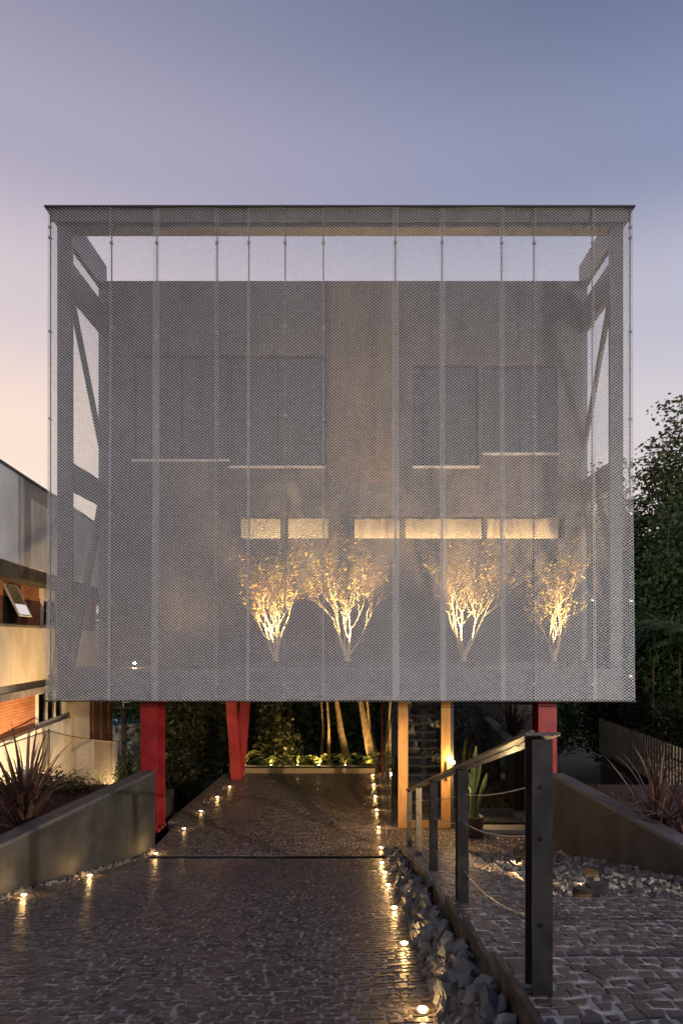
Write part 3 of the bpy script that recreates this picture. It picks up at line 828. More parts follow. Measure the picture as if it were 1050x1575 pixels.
build('top_rail', b, mat('worn_steel_rail', (.16, .145, .14), .35, .6, var=.3, scale=9), rail)
wire = mat('steel_wire', (.55, .53, .50), .35, .7)
for h, sag in ((.34, .075), (.74, .05), (.98, .03)):
    for i in range(4):
        y0, y1 = PYS[i], PYS[i + 1]; pts = []
        for k in range(13):
            t = k / 12; y = y0 + (y1 - y0) * t
            pts.append((xrail(y), y, zline(y) + h - sag * 4 * t * (1 - t)))
        build('cable', MB().tube(pts, .0036, 5), wire, rail)

# floodlights in the gravel
for fx, fy, tgt, en, an, lab in (
        (PX(910, 8.6), 8.6, (-.75, -.95, -.1), 60, 110, 'black box floodlight on the gravel lying nearest the wall face'),
        (PX(900, 6.5), 6.5, (-.7, -.55, -.05), 14, 110, 'black box floodlight on the gravel at the edge of the paving'),
        (PX(800, 11.6), 11.6, (-.55, -.9, -.1), 45, 110, 'black box floodlight on the gravel behind the handrail'),
        (2.45, 7.0, (-1.45, 4.6, -.42), 2600, 26, 'black box floodlight on the gravel turned towards the door')):
    z = gz(fy); o = thing('gravel_floodlight', (fx, fy, z), lab, 'light', 'floodlights on the gravel bed')
    q = Vector(tgt); f_ = Vector((q.x, q.y, 0)).normalized(); r_ = Vector((f_.y, -f_.x, 0)); c_ = Vector((fx, fy, z + .15))
    A = [c_ - f_ * .05 - r_ * .11, c_ - f_ * .05 + r_ * .11, c_ + f_ * .05 + r_ * .11, c_ + f_ * .05 - r_ * .11]
    build('housing', MB().hexa(A, [p + Vector((0, 0, .10)) for p in A]), black, o)
    build('bracket', MB().box(fx - .02, fx + .02, fy - .02, fy + .02, z - .02, z + .149), black, o)
    p0 = c_ + Vector((0, 0, -.003))
    build('lens', MB().prism([tuple(p0 - r_ * .09 - f_ * .035), tuple(p0 + r_ * .09 - f_ * .035), tuple(p0 + r_ * .09 + f_ * .04), tuple(p0 - r_ * .09 + f_ * .04)], (0, 0, .0025)), lampdim, o)
    p0 = p0 + f_ * .075 - Vector((0, 0, .01))
    light('lamp', 'SPOT', p0, en, o, (1, .66, .3), p0 + q, .03, an, .6)

# ------------------------------------------------------------------ cactus pot and door lamps
cy = 15.6; cxp = PX(728, cy)
o = thing('potted_cactus', (cxp, cy, .01), 'tall green cactus with upright arms in a dark round pot beside the door', 'plant')
build('pot', MB().lathe((cxp, cy, .012), [(.17, 0), (.22, .25), (.24, .46), (.25, .47), (.22, .47), (.21, .40)], 20), mat('dark_clay_pot', (.07, .045, .03), .6, var=.2, scale=8), o, True)
cm = mat('cactus_skin', (.085, .115, .03), .5, var=.25, scale=12)
def ribbed(pts, rad):
    b = MB(); pts = [Vector(p) for p in pts]
    n = 14; base = 0
    for i, q in enumerate(pts):
        d = (pts[min(i+1, len(pts)-1)] - pts[max(i-1, 0)]).normalized(); u = Vector((0, 1, 0)) if abs(d.y) < .9 else Vector((1, 0, 0))
        a_ = d.cross(u).normalized(); b_ = d.cross(a_)
        for k in range(n):
            t = 2*math.pi*k/n; r = rad[i] * (1 if k % 2 else .78)
            b.v.append(tuple(q + a_*math.cos(t)*r + b_*math.sin(t)*r))
    for i in range(len(pts)-1):
        for k in range(n): b.f.append((i*n+k, i*n+(k+1)%n, (i+1)*n+(k+1)%n, (i+1)*n+k))
    b.f.append(tuple((len(pts)-1)*n+k for k in range(n))); return b
def arm(x0, z0, x1, z1, x2, z2, r):
    pts = []; rad = []
    for k in range(11):
        t = k / 10; x = (1-t)**2*x0 + 2*t*(1-t)*x1 + t*t*x2; z = (1-t)**2*z0 + 2*t*(1-t)*z1 + t*t*z2
        pts.append((cxp + x, cy, z)); rad.append(r * (1 if k < 9 else (.8 if k == 9 else .3)))
    build('arm', ribbed(pts, rad), cm, o, True)
arm(-.04, .42, -.05, 1.1, .06, 2.08, .055)
arm(-.02, .42, .02, .9, -.10, 1.45, .06)
arm(.03, .6, .15, .85, .30, 1.45, .05)
arm(0, 1.0, .12, 1.3, .16, 1.75, .04)
arm(-.05, 1.1, -.2, 1.3, -.22, 1.62, .04)
arm(.10, .42, .05, .6, .16, .85, .05)
for px_, py_, yy, lab in ((697, 1173, 16.18, 'small bright wall lamp on the post beside the door handle'), (717, 1211, 15.72, 'small bright lamp half hidden in the cactus pot')):
    q = P(px_, py_, yy)
    o = thing('door_lamp', q, lab, 'lamp')
    build('bulb', MB().lathe((q[0], q[1], q[2] - .035), [(.01, 0), (.035, .015), (.035, .05), (.01, .07)], 12), lampglow, o, True)
    build('bracket', MB().box(q[0] - .012, q[0] + .012, q[1] + .03, q[1] + (.08 if yy > 16 else .03) + .01, q[2] - .012, q[2] + .012).tube([(q[0], q[1] + .035, q[2]), (q[0], q[1] + .035, q[2] - (.1 if yy > 16 else .7))], .008, 6), black, o)
    light('lamp', 'POINT', (q[0] - .03, q[1] - .1, q[2] + .02), 26 if yy > 16 else 8, o, WARM, None, .04)

# ------------------------------------------------------------------ rear planter and lit plants
rp = thing('rear_planter', (-1.8, 23.3, 0), 'long low pale planter wall at the end of the carport', 'planter')
y0 = 23.10
build('front_board', MB().box(PX(352, 23.1), .58, y0, y0 + .06, -.3, .16), cream, rp)
build('soil', MB().box(PX(352, 23.1), .58, y0 + .061, y0 + .6, -.3, .10), soil, rp)
build('back_board', MB().box(PX(352, 23.1), .58, y0 + .601, y0 + .66, -.3, .16), cream, rp)
pleaf = leafmat('pale_philodendron_leaf', (.17, .24, .06), (.26, .28, .10), .4, .3)
for i, (px_, s) in enumerate(((376, 1.6), (416, 1.25), (456, 1.3), (489, 1.25), (529, 1.3), (566, 1.5))):
    x = PX(px_, 23.4); o = thing('broadleaf_plant', (x, 23.4, .10), 'low split-leaf plant lit from below in the rear planter', 'plant', 'plants in the rear planter')
    rr = random.Random(40 + i); b = MB(); bs = MB()
    for k in range(16):
        a_ = rr.uniform(0, 6.28); ln = s * rr.uniform(.16, .36); top = Vector((x + math.cos(a_) * ln, 23.4 + math.sin(a_) * ln * .7, .10 + s * rr.uniform(.12, .42)))
        bs.tube([(x, 23.4, .1), (x + math.cos(a_) * ln * .4, 23.4 + math.sin(a_) * ln * .3, top.z * .8), top], .006, 4)
        d = Vector((math.cos(a_), math.sin(a_), -.35)).normalized(); sd = d.cross(Vector((0, 0, 1))).normalized(); L_ = s * .17
        prof = [(0, .02), (.2, .45), (.38, .32), (.5, .52), (.66, .30), (.8, .36), (1, .0)]
        base = len(b.v)
        for t, w in prof: b.v += [tuple(top + d * L_ * t - sd * w * L_ + Vector((0, 0, .02 * w))), tuple(top + d * L_ * t + Vector((0, 0, -.02))), tuple(top + d * L_ * t + sd * w * L_ + Vector((0, 0, .02 * w)))]
        for q in range(len(prof) - 1):
            z = base + 3 * q; b.f += [(z, z+1, z+4, z+3), (z+1, z+2, z+5, z+4)]
    build('leaves', b, pleaf, o); build('stem', bs, pleaf, o)
    spotfix((x + .05, 23.19, .10), (x, 23.5, .75), 45 if px_ != 489 else 90, 'tiny planter light tucked under a split-leaf plant', 'light', 'lights in the rear planter', 120, 'planter_light', .03, lampglow if px_ == 489 else lampglow2)

# ------------------------------------------------------------------ bronze flax
flaxm = mat('bronze_flax_blade', (.115, .062, .045), .38, var=.3, scale=3, island=.4)
def flax(base, n, h, seed, label, name='flax_plant'):
    rr = random.Random(seed); o = thing(name, base, label, 'plant'); bx_, by_, bz_ = base
    for k in range(n):
        a_ = rr.uniform(0, 6.28); out = abs(rr.gauss(0, .5)); ln = h * rr.uniform(.6, 1.1); w = rr.uniform(.018, .034)
        d = Vector((math.cos(a_) * out, math.sin(a_) * out, 1)).normalized(); q = Vector((bx_ + math.cos(a_) * .12 * rr.random(), by_ + math.sin(a_) * .12 * rr.random(), bz_ - .03))
        sd = Vector((-math.sin(a_), math.cos(a_), 0)); bend = rr.uniform(.0, .16) * (1 + out * 1.5)
        if rr.random() < .15: bend += .25
        b = MB(); ns = 9
        for i in range(ns + 1):
            t = i / ns; ww = w * (min(1, .55 + t * 2) if t < .25 else max(.02, (1 - ((t - .25) / .75) ** 2.0)))
            f = d.cross(sd).normalized() * (ww * .45)
            b.v += [tuple(q - sd * ww + f * 1), tuple(q), tuple(q + sd * ww + f * 1)]
            q = q + d * ln / ns; d = (d + Vector((math.cos(a_), math.sin(a_), -.6)) * bend * (.3 + t)).normalized()
        for i in range(ns): z = 3*i; b.f += [(z, z+1, z+4, z+3), (z+1, z+2, z+5, z+4)]
        build('blade', b, flaxm, o, True)
flax((-5.45, 11.2, 1.43), 62, 1.75, 3, 'big bronze sword-leaved flax above the left wall, before the wire fence')
flax((-6.15, 10.6, 1.43), 40, 1.5, 4, 'second bronze flax cut off by the frame beside the bigger one')
flax((PX(1012, 11.0), 11.0, 1.43), 42, 1.55, 5, 'bronze sword-leaved flax above the right wall, before the slatted fence')
flax((PX(1062, 10.4), 10.4, 1.43), 36, 1.5, 6, 'bronze flax at the far end of the slatted fence side bed')

# ------------------------------------------------------------------ foliage tools
def crown(parent, c, rad, n, size, m, seed, clumps=26, droop=.25, aspect=.5, name='crown', spread=.28):
    rs = np.random.RandomState(seed)
    d = rs.normal(size=(clumps, 3)); d /= np.linalg.norm(d, axis=1)[:, None]
    cc = d * (rs.uniform(.25, 1, size=(clumps, 1)) ** .5)
    k = rs.randint(0, clumps, n)
    sz = rs.uniform(.6, 1.25, size=clumps)
    off = np.clip(rs.normal(size=(n, 3)), -1.5, 1.5) * spread * sz[k][:, None]
    p = (cc[k] + off) * np.array(rad) + np.array(c)
    return build_leaves(name, p, size, m, parent, seed + 1, aspect, droop)
brown = mat('brown_bark', (.085, .06, .042), .85, var=.3, scale=10, bump=.5, bscale=18)
def tree(base, h, r, label, m, seed, n=5000, size=.16, crown0=.35, group=None, name='broadleaf_tree', trunk_r=.16, lean=(0, 0), clumps=30, bm=brown):
    o = thing(name, base, label, 'tree', group); rr = random.Random(seed); B = Vector(base)
    tp = B + Vector((lean[0], lean[1], h * .8)); b = MB()
    pts = [B.lerp(tp, t) + Vector((rr.gauss(0, .05), rr.gauss(0, .05), 0)) * (h * .1 if 0 < t else 0) for t in (0, .2, .4, .6, .8, 1)]
    pts[0].z -= .1
    b.tube(pts, [trunk_r, trunk_r * .85, trunk_r * .7, trunk_r * .5, trunk_r * .35, trunk_r * .15], 8)
    rs_ = np.random.RandomState(seed); d_ = rs_.normal(size=(clumps, 3)); d_ /= np.linalg.norm(d_, axis=1)[:, None]
    for q_ in d_ * (rs_.uniform(.25, 1, size=(clumps, 1)) ** .5):      # a limb to every clump of leaves
        e = B + Vector((lean[0] * .8 + q_[0] * r, lean[1] * .8 + q_[1] * r, h * (crown0 + 1) / 2 + q_[2] * h * (1 - crown0) / 2))
        p = B.lerp(tp, max(.05, min(.97, (e.z - B.z) / h * 1.1 - .12)))
        b.tube([p, p.lerp(e, .55) + Vector((0, 0, .06 * r)), e + (e - p) * .15], [trunk_r * .3, trunk_r * .16, .012], 4, False)
    for k in range(3):
        t = rr.uniform(crown0, .95); p = B.lerp(tp, t); a_ = rr.uniform(0, 6.28); ln = r * rr.uniform(.5, .95)
        e = p + Vector((math.cos(a_) * ln, math.sin(a_) * ln, ln * rr.uniform(.2, .7)))
        b.tube([p, p.lerp(e, .5) + Vector((0, 0, .1 * ln)), e], [trunk_r * .35, trunk_r * .2, .015], 5)
    build('trunk', b, bm, o, True)
    zc = h * (crown0 + 1) / 2; rz = h * (1 - crown0) / 2
    crown(o, tuple(B + Vector((lean[0] * .8, lean[1] * .8, zc))), (r, r, rz), n, size, m, seed, clumps)
    return o
lf_d = leafmat('dark_evergreen_leaf', (.040, .078, .026), (.075, .125, .036))
lf_m = leafmat('mid_green_leaf', (.055, .12, .036), (.095, .16, .045))
lf_o = leafmat('olive_leaf', (.065, .085, .028), (.10, .11, .04))
lf_h = leafmat('hedge_leaf', (.032, .045, .018), (.06, .064, .025))

# trees on the right hillside
GR = 'trees behind the slatted fence'
for i, (x, y, h, r, m, sz, n, lab) in enumerate((
    (15.0, 33, 12.9, 3.0, lf_o, .13, 40000, 'tall olive-green tree rising beside the screen, tallest broad crown behind the slatted fence'),
    (18.6, 34, 15.2, 3.3, lf_d, .13, 34000, 'very tall dark tree at the edge of the frame behind the slatted fence'),
    (12.6, 34, 11.6, 1.9, lf_d, .12, 22000, 'slim dark tree showing its tip against the screen edge'),
    (13.6, 28, 8.8, 2.3, lf_d, .11, 26000, 'dark rounded evergreen below the taller trees, nearest the house'),
    (16.2, 28.5, 9.8, 2.5, lf_m, .11, 26000, 'mid green rounded tree right of the dark evergreen'),
    (12.0, 30, 6.4, 1.7, lf_d, .11, 16000, 'low dark tree behind the end of the slatted fence'),
    (18.5, 26, 8.5, 2.6, lf_d, .12, 18000, 'dark bushy tree behind the far right flax'))):
    tree((x, y, -1.7), h + 1.7, r, lab, m, 200 + i, n, sz, .08, GR, 'hillside_tree', .22, clumps=40)
# arching grass-like bamboo and palm
def fronds(base, n, ln, seed, label, name, m, cat, pin=False, rise=.9, stemh=0, zt=0.0):
    rr = random.Random(seed); o = thing(name, base, label, cat); B = Vector(base) + Vector((0, 0, stemh))
    if stemh: build('trunk', MB().tube([base, tuple(B)], [.12, .09] if pin else [.05, .04], 8), brown, o, True)
    b = MB()
    for k in range(n):
        a_ = rr.uniform(0, 6.28); d = Vector((math.cos(a_) * .55, math.sin(a_) * .55, rise * rr.uniform(.6, 1.2))).normalized(); q = B.copy(); L_ = ln * rr.uniform(.7, 1.1)
        ns = 12; sd = Vector((-math.sin(a_), math.cos(a_), 0)); pr = [q.copy()]
        for i in range(ns):
            q = q + d * L_ / ns; d = (d + Vector((0, 0, -.16))).normalized(); pr.append(q.copy())
        if pin:
            b.tube(pr, [.014 * (1 - .8 * i / ns) for i in range(ns + 1)], 4, False)
            for i in range(2, ns + 1):
                for s in (-1, 1):
                    for hh in (0, .5):
                        p = pr[i - 1].lerp(pr[i], hh); l = L_ * .26 * math.sin(math.pi * (.15 + .8 * i / ns)); dd = ((pr[i] - pr[i-1]).normalized() * .7 + sd * s + Vector((0, 0, -.25))).normalized()
                        t_ = dd.cross(Vector((0, 0, 1))).normalized() * .026
                        n0 = len(b.v); mid = p + dd * l * .5; end = p + dd * l + Vector((0, 0, -.12 * l))
                        b.v += [tuple(p), tuple(mid + t_), tuple(end), tuple(mid - t_)]; b.f.append((n0, n0+1, n0+2, n0+3))
        else:
            n0 = len(b.v)
            for i, p in enumerate(pr):
                w = .045 * (1 - (i / ns) ** 2) + .003; b.v += [tuple(p - sd * w), tuple(p + sd * w)]
            for i in range(ns): z = n0 + 2*i; b.f.append((z, z+1, z+3, z+2))
    build('fronds', b, m, o)
lf_b = leafmat('bamboo_leaf', (.07, .13, .04), (.11, .16, .05))
for i, (x, y, z) in enumerate(((10.6, 24.5, 3.4), (11.4, 24.2, 3.9), (12.2, 24.6, 3.6))):
    fronds((x, y, -1.7), 240, 3.6, 300 + i, ('arching long-bladed grass clump hanging over the slatted fence, ' + ('beside the screen edge', 'tallest of three', 'outermost of three')[i]), 'tall_grass_clump', lf_b, 'plant', stemh=z + 1.9)
fronds((10.7, 21.0, -1.7), 26, 2.7, 310, 'feathery palm with arching fronds over the slatted fence', 'palm', lf_b, 'palm', True, 1.0, 5.7)
fronds((12.0, 20.2, -1.7), 22, 2.4, 311, 'lower feathery palm nearest the fence, before the big palm', 'palm', lf_b, 'palm', True, 1.0, 4.2)
# hedge shrubs above the slat fence
def shrub(c, rad, n, size, m, seed, label, name='shrub', cat='shrub', group=None, clumps=24):
    o = thing(name, (c[0], c[1], c[2] - rad[2]), label, cat, group)
    rr = random.Random(seed); b = MB()
    for k in range(7):
        a_ = rr.uniform(0, 6.28); e = Vector(c) + Vector((math.cos(a_) * rad[0] * .6, math.sin(a_) * rad[1] * .6, rad[2] * .5))
        b.tube([(c[0], c[1], c[2] - rad[2]), Vector(c).lerp(e, .3), e], [.03, .02, .008], 5)
    build('stems', b, brown, o); crown(o, c, rad, n, size, m, seed, clumps, name='foliage')
    return o
for i, (x, y, z, rx_, lab) in enumerate(((8.8, 30.5, .9, 1.1, 'bright green shrub filling the gap between the house and the slatted fence'), (11.7, 26.8, .9, 1.1, 'dark shrub topping the far end of the slatted fence'),
        (11.5, 24.6, 1.0, 1.1, 'dull green shrub below the arching grass behind the slatted fence'), (11.3, 22.6, 1.2, 1.1, 'dark shrub under the big palm behind the slatted fence'), (11.2, 20.6, 1.2, 1.1, 'dull green shrub under the lower palm behind the slatted fence'))):
    shrub((x, y, z), (rx_, .9, 1.25), 6500, .065, (lf_m, lf_d, lf_h)[0 if i == 0 else 1 + i % 2], 330 + i, lab, 'fence_shrub', group='shrubs behind the slatted fence')

# slatted fence -------------------------------------------------------
sf = thing('slatted_fence', (10.2, 24, -1.7), 'fence of slim vertical timber slats running beside the right garden', 'fence')
sm = mat('weathered_timber_slat', (.46, .36, .25), .75, var=.2, scale=6, stretch=(6, 6, .5))
fa, fb = Vector((PX(922, 29.0), 29.0, 0)), Vector((PX(1078, 19.0), 19.0, 0))
nf = 41
for i in range(nf):
    t = i / (nf - 1); p = fa.lerp(fb, t); zt_ = PZ(1105, 29) * (1 - t) + 1.30 * t + rnd.uniform(-.012, .012); zb_ = zt_ - 1.45
    build('slat', MB().box(p.x - .014, p.x + .014, p.y - .04, p.y + .04, zb_, zt_), sm, sf)
for zz in (.05, 1.0):
    d = (fb - fa)
    build('rail', MB().prism([tuple(fa + Vector((.024, 0, zz - .3))), tuple(fa + Vector((.064, 0, zz - .3))), tuple(fa + Vector((.064, 0, zz - .23))), tuple(fa + Vector((.024, 0, zz - .23)))], (d.x, d.y, .18)), black, sf)
build('plinth', MB().prism([tuple(fa + Vector((.03, 0, -1.75))), tuple(fa + Vector((.25, 0, -1.75))), tuple(fa + Vector((.25, 0, -.42))), tuple(fa + Vector((.03, 0, -.42)))], (d.x, d.y, .22)), black, sf)

# trees and undergrowth behind the carport -----------------------------
GB = 'dark trees behind the house'
for i, (x, y, h, r, m) in enumerate(((-9, 33, 9, 3.0, lf_d), (-5.8, 30, 8, 2.3, lf_o), (-3.0, 33, 9, 2.8, lf_d), (-.4, 31, 8, 2.5, lf_m), (2.2, 33, 9, 2.8, lf_d), (5.0, 31, 8, 2.6, lf_d), (-12.5, 36, 9, 3.2, lf_d), (7.5, 34, 9, 2.8, lf_d))):
    tree((x, y, -1.7), h, r, ('dark evergreen tree in the unlit garden behind the carport' if m is lf_d else ('olive-leaved tree behind the overhanging bush and V column' if m is lf_o else 'fresh green tree behind the slender lit trunks')), m, 400 + i, 14000, .13, .02, GB, 'garden_tree', .14, clumps=34)
tbark = mat('mottled_tan_bark', (.34, .25, .13), .8, var=.35, scale=9, bump=.5, bscale=16)
for i, (pb, pt, y, tr_, lab) in enumerate(((541, 522, 25.5, .17, 'leaning bare trunk lit from below at the end of the carport'), (578, 559, 25.0, .20, 'thickest lit trunk, right behind the row of planter plants'), (584, 568, 25.8, .09, 'slim lit trunk leaning beside the thickest trunk'), (504, 503, 26.5, .085, 'slim upright pale trunk left of the leaning trunk'), (497, 495, 27.0, .065, 'thinnest dark trunk standing beside the slim upright one'))):
    bx0, bx1 = PX(pb, y), PX(pt, y); H_ = 6.5
    ln = (bx1 - bx0) / (PZ(1080, y) + .3) * H_ * .8
    tree((bx0, y, -1.0), H_, 1.4, lab, lf_o, 430 + i, 1200, .10, .62, 'slender trunks lit at the end of the carport', 'slender_tree', tr_, (ln, .2), 14, tbark)
    if i in (0, 1, 3):
        spotfix((bx0 + .35, y - .9, -.5), (bx0 - .05, y + .1, 2.2), 420, 'hidden garden uplight at the foot of a slender trunk', 'light', 'uplights below the slender trunks', 60)
shrub((-3.0, 24.8, .6), (.75, .6, 1.6), 2600, .085, lf_o, 450, 'olive bush standing right behind the V-shaped red column')
shrub((-6.5, 26.5, 1.8), (1.6, 1.2, 2.2), 5200, .09, lf_o, 451, 'overhanging bush between the red column and the V column')
shrub((-6.3, 24.5, -.6), (1.3, 1.0, 1.2), 4200, .075, lf_h, 452, 'dark hedge bush beside the lower deck')
spotfix((-2.2, 23.95, -.9), (-3.2, 25.2, 1.6), 300, 'hidden uplight below the olive bush behind the V column', 'light', None, 85)
build('street', MB().box(-40, 40, -24, -4.02, -1.7, 3.0), mat('street_asphalt', (.05, .05, .052), .85, var=.2, scale=5, bump=.2, bscale=80), kind='structure')
build('back_terrace', MB().box(-4, 8, 23.8, 30, -1.74, -1.0), lawn, kind='structure')
# lower deck left of the carport
dk = thing('lower_deck', (-6.3, 20, -1.7), 'dark slatted timber deck below the open edge of the carport', 'deck')
for i in range(16):
    y = 17.6 + i * .24
    build('plank', MB().box(-8.4, -4.8, y, y + .2, -.95, -.90), mat('dark_deck_plank', (.055, .045, .037), .7, var=.25, scale=5), dk)
build('joist', MB().box(-8.3, -8.2, 17.6, 21.4, -1.72, -.951).box(-5.0, -4.9, 17.6, 21.4, -1.72, -.951), brown, dk)

# ------------------------------------------------------------------ left garden: fence, hedge, pool, neighbour
def fpt(s): return Vector((-8.1 - .12 * s, 15.5 + s, 0))
d = Vector((-.12, 1, 0)).normalized(); nrm_ = Vector((d.y, -d.x, 0))      # towards our house
NB = thing('neighbour_house', tuple(fpt(0) + Vector((0, 0, -1.7))), 'neighbouring brick and cream house with a grey parapet behind the wire fence', 'house')
def nbox(s0, s1, o0, o1, z0, z1):
    A = [fpt(s0) + nrm_ * o0, fpt(s0) + nrm_ * o1, fpt(s1) + nrm_ * o1, fpt(s1) + nrm_ * o0]
    return MB().hexa([(p.x, p.y, z0) for p in A], [(p.x, p.y, z1) for p in A])
def brickmat():
    m = mat('orange_brick', (.42, .17, .07), .8); t = m.node_tree; b = t.nodes['Principled BSDF']
    br = t.nodes.new('ShaderNodeTexBrick'); br.inputs['Scale'].default_value = 1.0; br.inputs['Brick Width'].default_value = .24; br.inputs['Row Height'].default_value = .075; br.inputs['Mortar Size'].default_value = .006
    br.inputs['Color1'].default_value = (.46, .19, .08, 1); br.inputs['Color2'].default_value = (.36, .13, .055, 1); br.inputs['Mortar'].default_value = (.16, .09, .055, 1)
    tcn = t.nodes.new('ShaderNodeTexCoord'); sp_ = t.nodes.new('ShaderNodeSeparateXYZ'); cb_ = t.nodes.new('ShaderNodeCombineXYZ')
    t.links.new(tcn.outputs['Object'], sp_.inputs[0]); t.links.new(sp_.outputs['Y'], cb_.inputs[0]); t.links.new(sp_.outputs['Z'], cb_.inputs[1]); t.links.new(cb_.outputs[0], br.inputs['Vector'])
    t.links.new(br.outputs['Color'], b.inputs['Base Color'])
    bp = t.nodes.new('ShaderNodeBump'); bp.inputs['Strength'].default_value = .6; bp.inputs['Distance'].default_value = .01; bp.invert = True
    t.links.new(br.outputs['Fac'], bp.inputs['Height']); t.links.new(bp.outputs[0], b.inputs['Normal']); return m
brick = brickmat()
greyp = mat('blue_grey_parapet', (.68, .69, .72), .8, var=.08, scale=1.2)
creamw = mat('neighbour_cream_render', (.70, .60, .44), .85, var=.08, scale=1.5)
whitew = mat('neighbour_white_wall', (.74, .70, .62), .85, var=.08, scale=1.5)
build('roof_parapet', nbox(-8, 9.5, -.35, .60, 6.18, 8.13), greyp, NB)
build('parapet_cap', nbox(-8, 9.5, -.40, .64, 8.131, 8.19), darkframe, NB)
build('roof_soffit', nbox(-8, 9.5, -.34, .55, 5.88, 6.179), mat('dark_soffit', (.09, .075, .06), .8, var=.3, scale=3), NB)
W1 = build('upper_wall', nbox(-8, 8.2, -.6, 0, 4.6, 5.879), brick, NB)
build('balcony_parapet', nbox(-8, 8.2, .001, .30, 3.34, 4.80), creamw, NB)
build('balcony_coping', nbox(-8, 8.2, -.02, .34, 4.801, 4.86), mat('stained_coping', (.22, .19, .15), .8, var=.3, scale=3), NB)
build('slab_edge', nbox(-8, 8.2, .0, .42, 3.18, 3.339), mat('grey_slab_edge', (.20, .185, .17), .8, var=.2, scale=3), NB)
build('lower_wall', nbox(-8, 4.6, -.6, .02, 2.24, 3.179), brick, NB)
build('corner_pier', nbox(4.6, 7.2, -.6, .05, 1.2, 3.179), creamw, NB)
build('base_wall', nbox(-8, 4.6, -.6, .22, -1.72, 2.239), whitew, NB)
build('base_wall', nbox(4.601, 7.2, -.6, .20, -1.72, 1.199), whitew, NB)
build('house_body', nbox(-8, 8.2, -7, -.601, -1.72, 7.6), creamw, NB)
# log-clad rear wing
for i in range(7):
    s0 = 7.21 + i * .55
    build('timber_board', nbox(s0, s0 + .53, -.5, -.10 - .05 * (i % 2), -1.7, 4.4), mat('rough_brown_timber', (.16, .075, .03), .8, var=.45, scale=4, stretch=(5, 5, .6), bump=.4, bscale=18), NB)
wfr = mat('white_window_frame', (.72, .68, .60), .5)
def nwin(s0, s1, z0, z1, n, o=.0):
    f = MB()
    for a0, a1, c0, c1 in ((s0, s1, z0, z0 + .06), (s0, s1, z1 - .06, z1), (s0, s0 + .06, z0 + .06, z1 - .06), (s1 - .06, s1, z0 + .06, z1 - .06)):
        q = nbox(a0, a1, o + .001, o + .07, c0, c1); f.add(q.v, q.f)
    w = build('window', f, wfr, NB)
    for i in range(n):
        a0 = s0 + .06 + (s1 - s0 - .12) * i / n; a1 = s0 + .06 + (s1 - s0 - .12) * (i + 1) / n
        build('pane', nbox(a0 + .01, a1 - .01, o + .003, o + .02, z0 + .06, z1 - .06), glass('neighbour_glass', (.45, .42, .36), 1.0), w)
        build('curtain', nbox(a0 + .1, a1 - .1, o + .0005, o + .002, z0 + .06, z1 - .06), mat('drawn_curtain', (.33, .29, .21), .8), w)
        if i: build('mullion', nbox(a0 - .025, a0 + .025, o + .003, o + .065, z0 + .06, z1 - .06), wfr, w)
nwin(2.6, 4.5, 4.861, 5.62, 3)
build('shutter_box', nbox(2.5, 4.6, .001, .12, 5.62, 5.87), creamw, NB)
nwin(2.15, 4.35, 2.28, 3.15, 3, .02)
# open top-hung window
sw0, sw1 = .15, .95
A = [fpt(sw0) + Vector((0, 0, 5.80)), fpt(sw1) + Vector((0, 0, 5.80)), fpt(sw1) + nrm_ * .34 + Vector((0, 0, 5.08)), fpt(sw0) + nrm_ * .34 + Vector((0, 0, 5.08))]
aw = build('awning_window', MB().tube([A[0], A[1], A[2], A[3], A[0]], .03, 4), wfr, NB)
build('pane', MB().prism([tuple(p) for p in A], tuple(nrm_ * .012)), glass('neighbour_glass', (.45, .42, .36), 1.0), aw)
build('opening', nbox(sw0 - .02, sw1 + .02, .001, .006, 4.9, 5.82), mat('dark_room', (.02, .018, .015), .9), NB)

# wire fence
wf = thing('wire_fence', (-7.9, 17.4, 1.1), 'wire mesh fence with a slack top rail before the white wall', 'fence')
wm = mat('rusty_wire', (.10, .085, .07), .6, .4)
c0, c1, c2 = Vector((-7.75, 12.0, 2.2)), Vector((PX(75, 17.4), 17.4, PZ(1124, 17.4))), Vector((PX(182, 15.6), 15.6, PZ(1142, 15.6)))
def fencerun(a, c, hgt, sag):
    L_ = (c - a).length; n = int(L_ / .075); wv = MB()
    top = lambda t: a.lerp(c, t) + Vector((0, 0, -sag * 4 * t * (1 - t)))
    m_ = hgt / .075
    for i in range(-int(m_), n):
        for sg in (1, -1):
            p = []
            for e in (0, 1):
                u = i + e * m_ if sg > 0 else i + (1 - e) * m_
                p.append((u / n, e))
            (u0, e0), (u1, e1) = p
            # clip to run
            q0 = max(0, min(1, u0)); q1 = max(0, min(1, u1))
            if abs(u1 - u0) < 1e-6 or q0 == q1: continue
            h0 = e0 + (e1 - e0) * (q0 - u0) / (u1 - u0); h1 = e0 + (e1 - e0) * (q1 - u0) / (u1 - u0)
            wv.tube([top(q0) - Vector((0, 0, hgt * (1 - h0))), top(q1) - Vector((0, 0, hgt * (1 - h1)))], .0035, 3, False)
    build('wire_mesh', wv, wm, wf, kind='stuff')
    build('top_rail', MB().tube([top(k / 10) for k in range(11)], .018, 6), wm, wf)
    for t in np.linspace(0, 1, max(2, int(L_ / 2.6) + 1)):
        p = top(t); build('post', MB().tube([(p.x, p.y, p.z - hgt - .4), (p.x, p.y, p.z + .03)], .025, 6), black, wf)
fencerun(c0, c1, 1.15, .02); fencerun(c1, c2, 1.15, .05)
build('garden_terrace', MB().box(-8.1, -4.9, 14.56, 18.2, -1.74, .55), soil, kind='structure')
shrub((-6.5, 14.0, 1.42), (.95, .32, .36), 5200, .035, lf_h, 470, 'clipped low hedge behind the left wall', 'low_hedge', 'hedge', clumps=60)
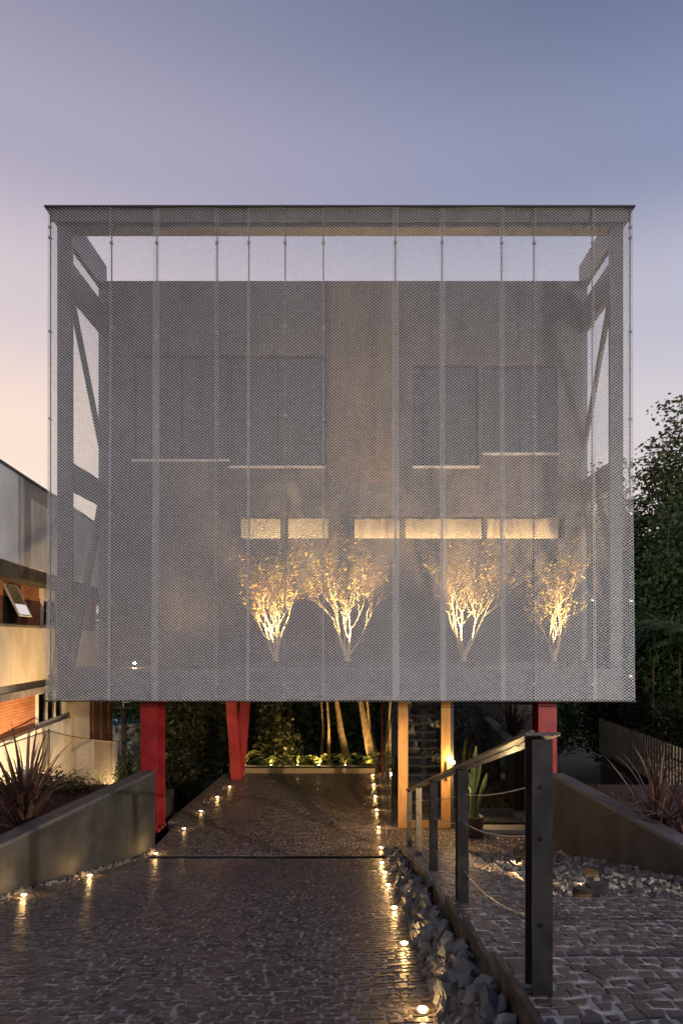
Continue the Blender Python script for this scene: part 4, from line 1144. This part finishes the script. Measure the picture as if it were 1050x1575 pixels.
shrub((PX(198, 15.4), 15.4, 1.30), (.26, .30, .50), 2600, .045, lf_o, 471, 'loose olive shrub beside the red column, before the pool')
shrub((-6.9, 19.5, -.2), (.8, .8, .9), 2500, .06, lf_d, 472, 'dark shrub below the pool behind the wire fence')
# pool
pc = (-11.1, 32.0)
po = thing('swimming_pool', (pc[0], pc[1], -1.7), 'round above-ground swimming pool with blue water beyond the hedge', 'pool')
pz = .72
build('pool_wall', MB().lathe((pc[0], pc[1], -1.7), [(2.5, 0), (2.5, pz + 1.7), (2.62, pz + 1.7), (2.62, pz + 1.8), (2.36, pz + 1.8), (2.36, .3)], 36), mat('pool_shell', (.55, .60, .62), .5), po)
build('water', MB().lathe((pc[0], pc[1], -1.3), [(2.355, 0), (2.355, pz + 1.28), (0.01, pz + 1.281)], 36), mat('pool_water', (.06, .32, .48), .06, bump=.1, bscale=4), po)
b = MB()
for s in (-.25, .25): b.tube([(pc[0] - .9 + s, pc[1] - 2.9, -1.7), (pc[0] - .9 + s, pc[1] - 2.7, 1.6), (pc[0] - .9 + s, pc[1] - 2.3, 1.6), (pc[0] - .9 + s, pc[1] - 2.2, .4)], .035, 6)
for k in range(6): b.tube([(pc[0] - 1.15, pc[1] - 2.88 + k * .03, -1.3 + k * .45), (pc[0] - .65, pc[1] - 2.88 + k * .03, -1.3 + k * .45)], .03, 6)
build('ladder', b, wfr, po)
o = thing('garden_perch', (PX(190, 27.5), 27.5, -1.7), 'pale branching ornament on a slim pedestal beside the pool', 'ornament')
px0 = PX(190, 27.5)
build('pedestal', MB().tube([(px0, 27.5, -1.7), (px0, 27.5, 1.75)], .10, 8).box(px0 - .4, px0 + .4, 27.3, 27.7, 1.75, 1.80), brown, o)
build('branch', MB().tube([(px0, 27.5, 1.8), (px0 - .05, 27.5, 2.3), (px0 - .25, 27.5, 2.8)], .03, 5).tube([(px0 - .04, 27.5, 2.2), (px0 + .2, 27.5, 2.3), (px0 + .45, 27.5, 2.55)], .025, 5).tube([(px0, 27.5, 2.0), (px0 + .25, 27.5, 2.0)], .02, 5), wfr, o)

# garden floodlight washing the neighbour's wall, street lamp behind the photographer
spotfix((-5.55, 15.15, .56), (-8.6, 18.3, 3.4), 1500, 'black garden floodlight in the left bed aimed at the neighbouring wall', 'light', None, 125, 'wall_floodlight', .08, lampglow2, (1, .66, .34))
slx, sly, slz = 15.0, -4.6, 6.2
o = thing('street_lamp', (slx + 1.5, sly, 3.0), 'tall street lamp on the road side lighting the forecourt', 'street lamp')
build('pole', MB().tube([(slx + 1.5, sly, 2.98), (slx + 1.5, sly, slz - .3), (slx + 1.2, sly, slz + .1), (slx + .3, sly, slz + .15)], [.08, .06, .05, .04], 10), lampring, o)
build('head', MB().box(slx - .35, slx + .35, sly - .14, sly + .14, slz + .06, slz + .2), black, o)
build('lens', MB().box(slx - .28, slx + .28, sly - .10, sly + .10, slz + .03, slz + .059), lampglow2, o)
light('lamp', 'POINT', (slx, sly, slz - .1), 11000, o, (1, .90, .79), None, .12)
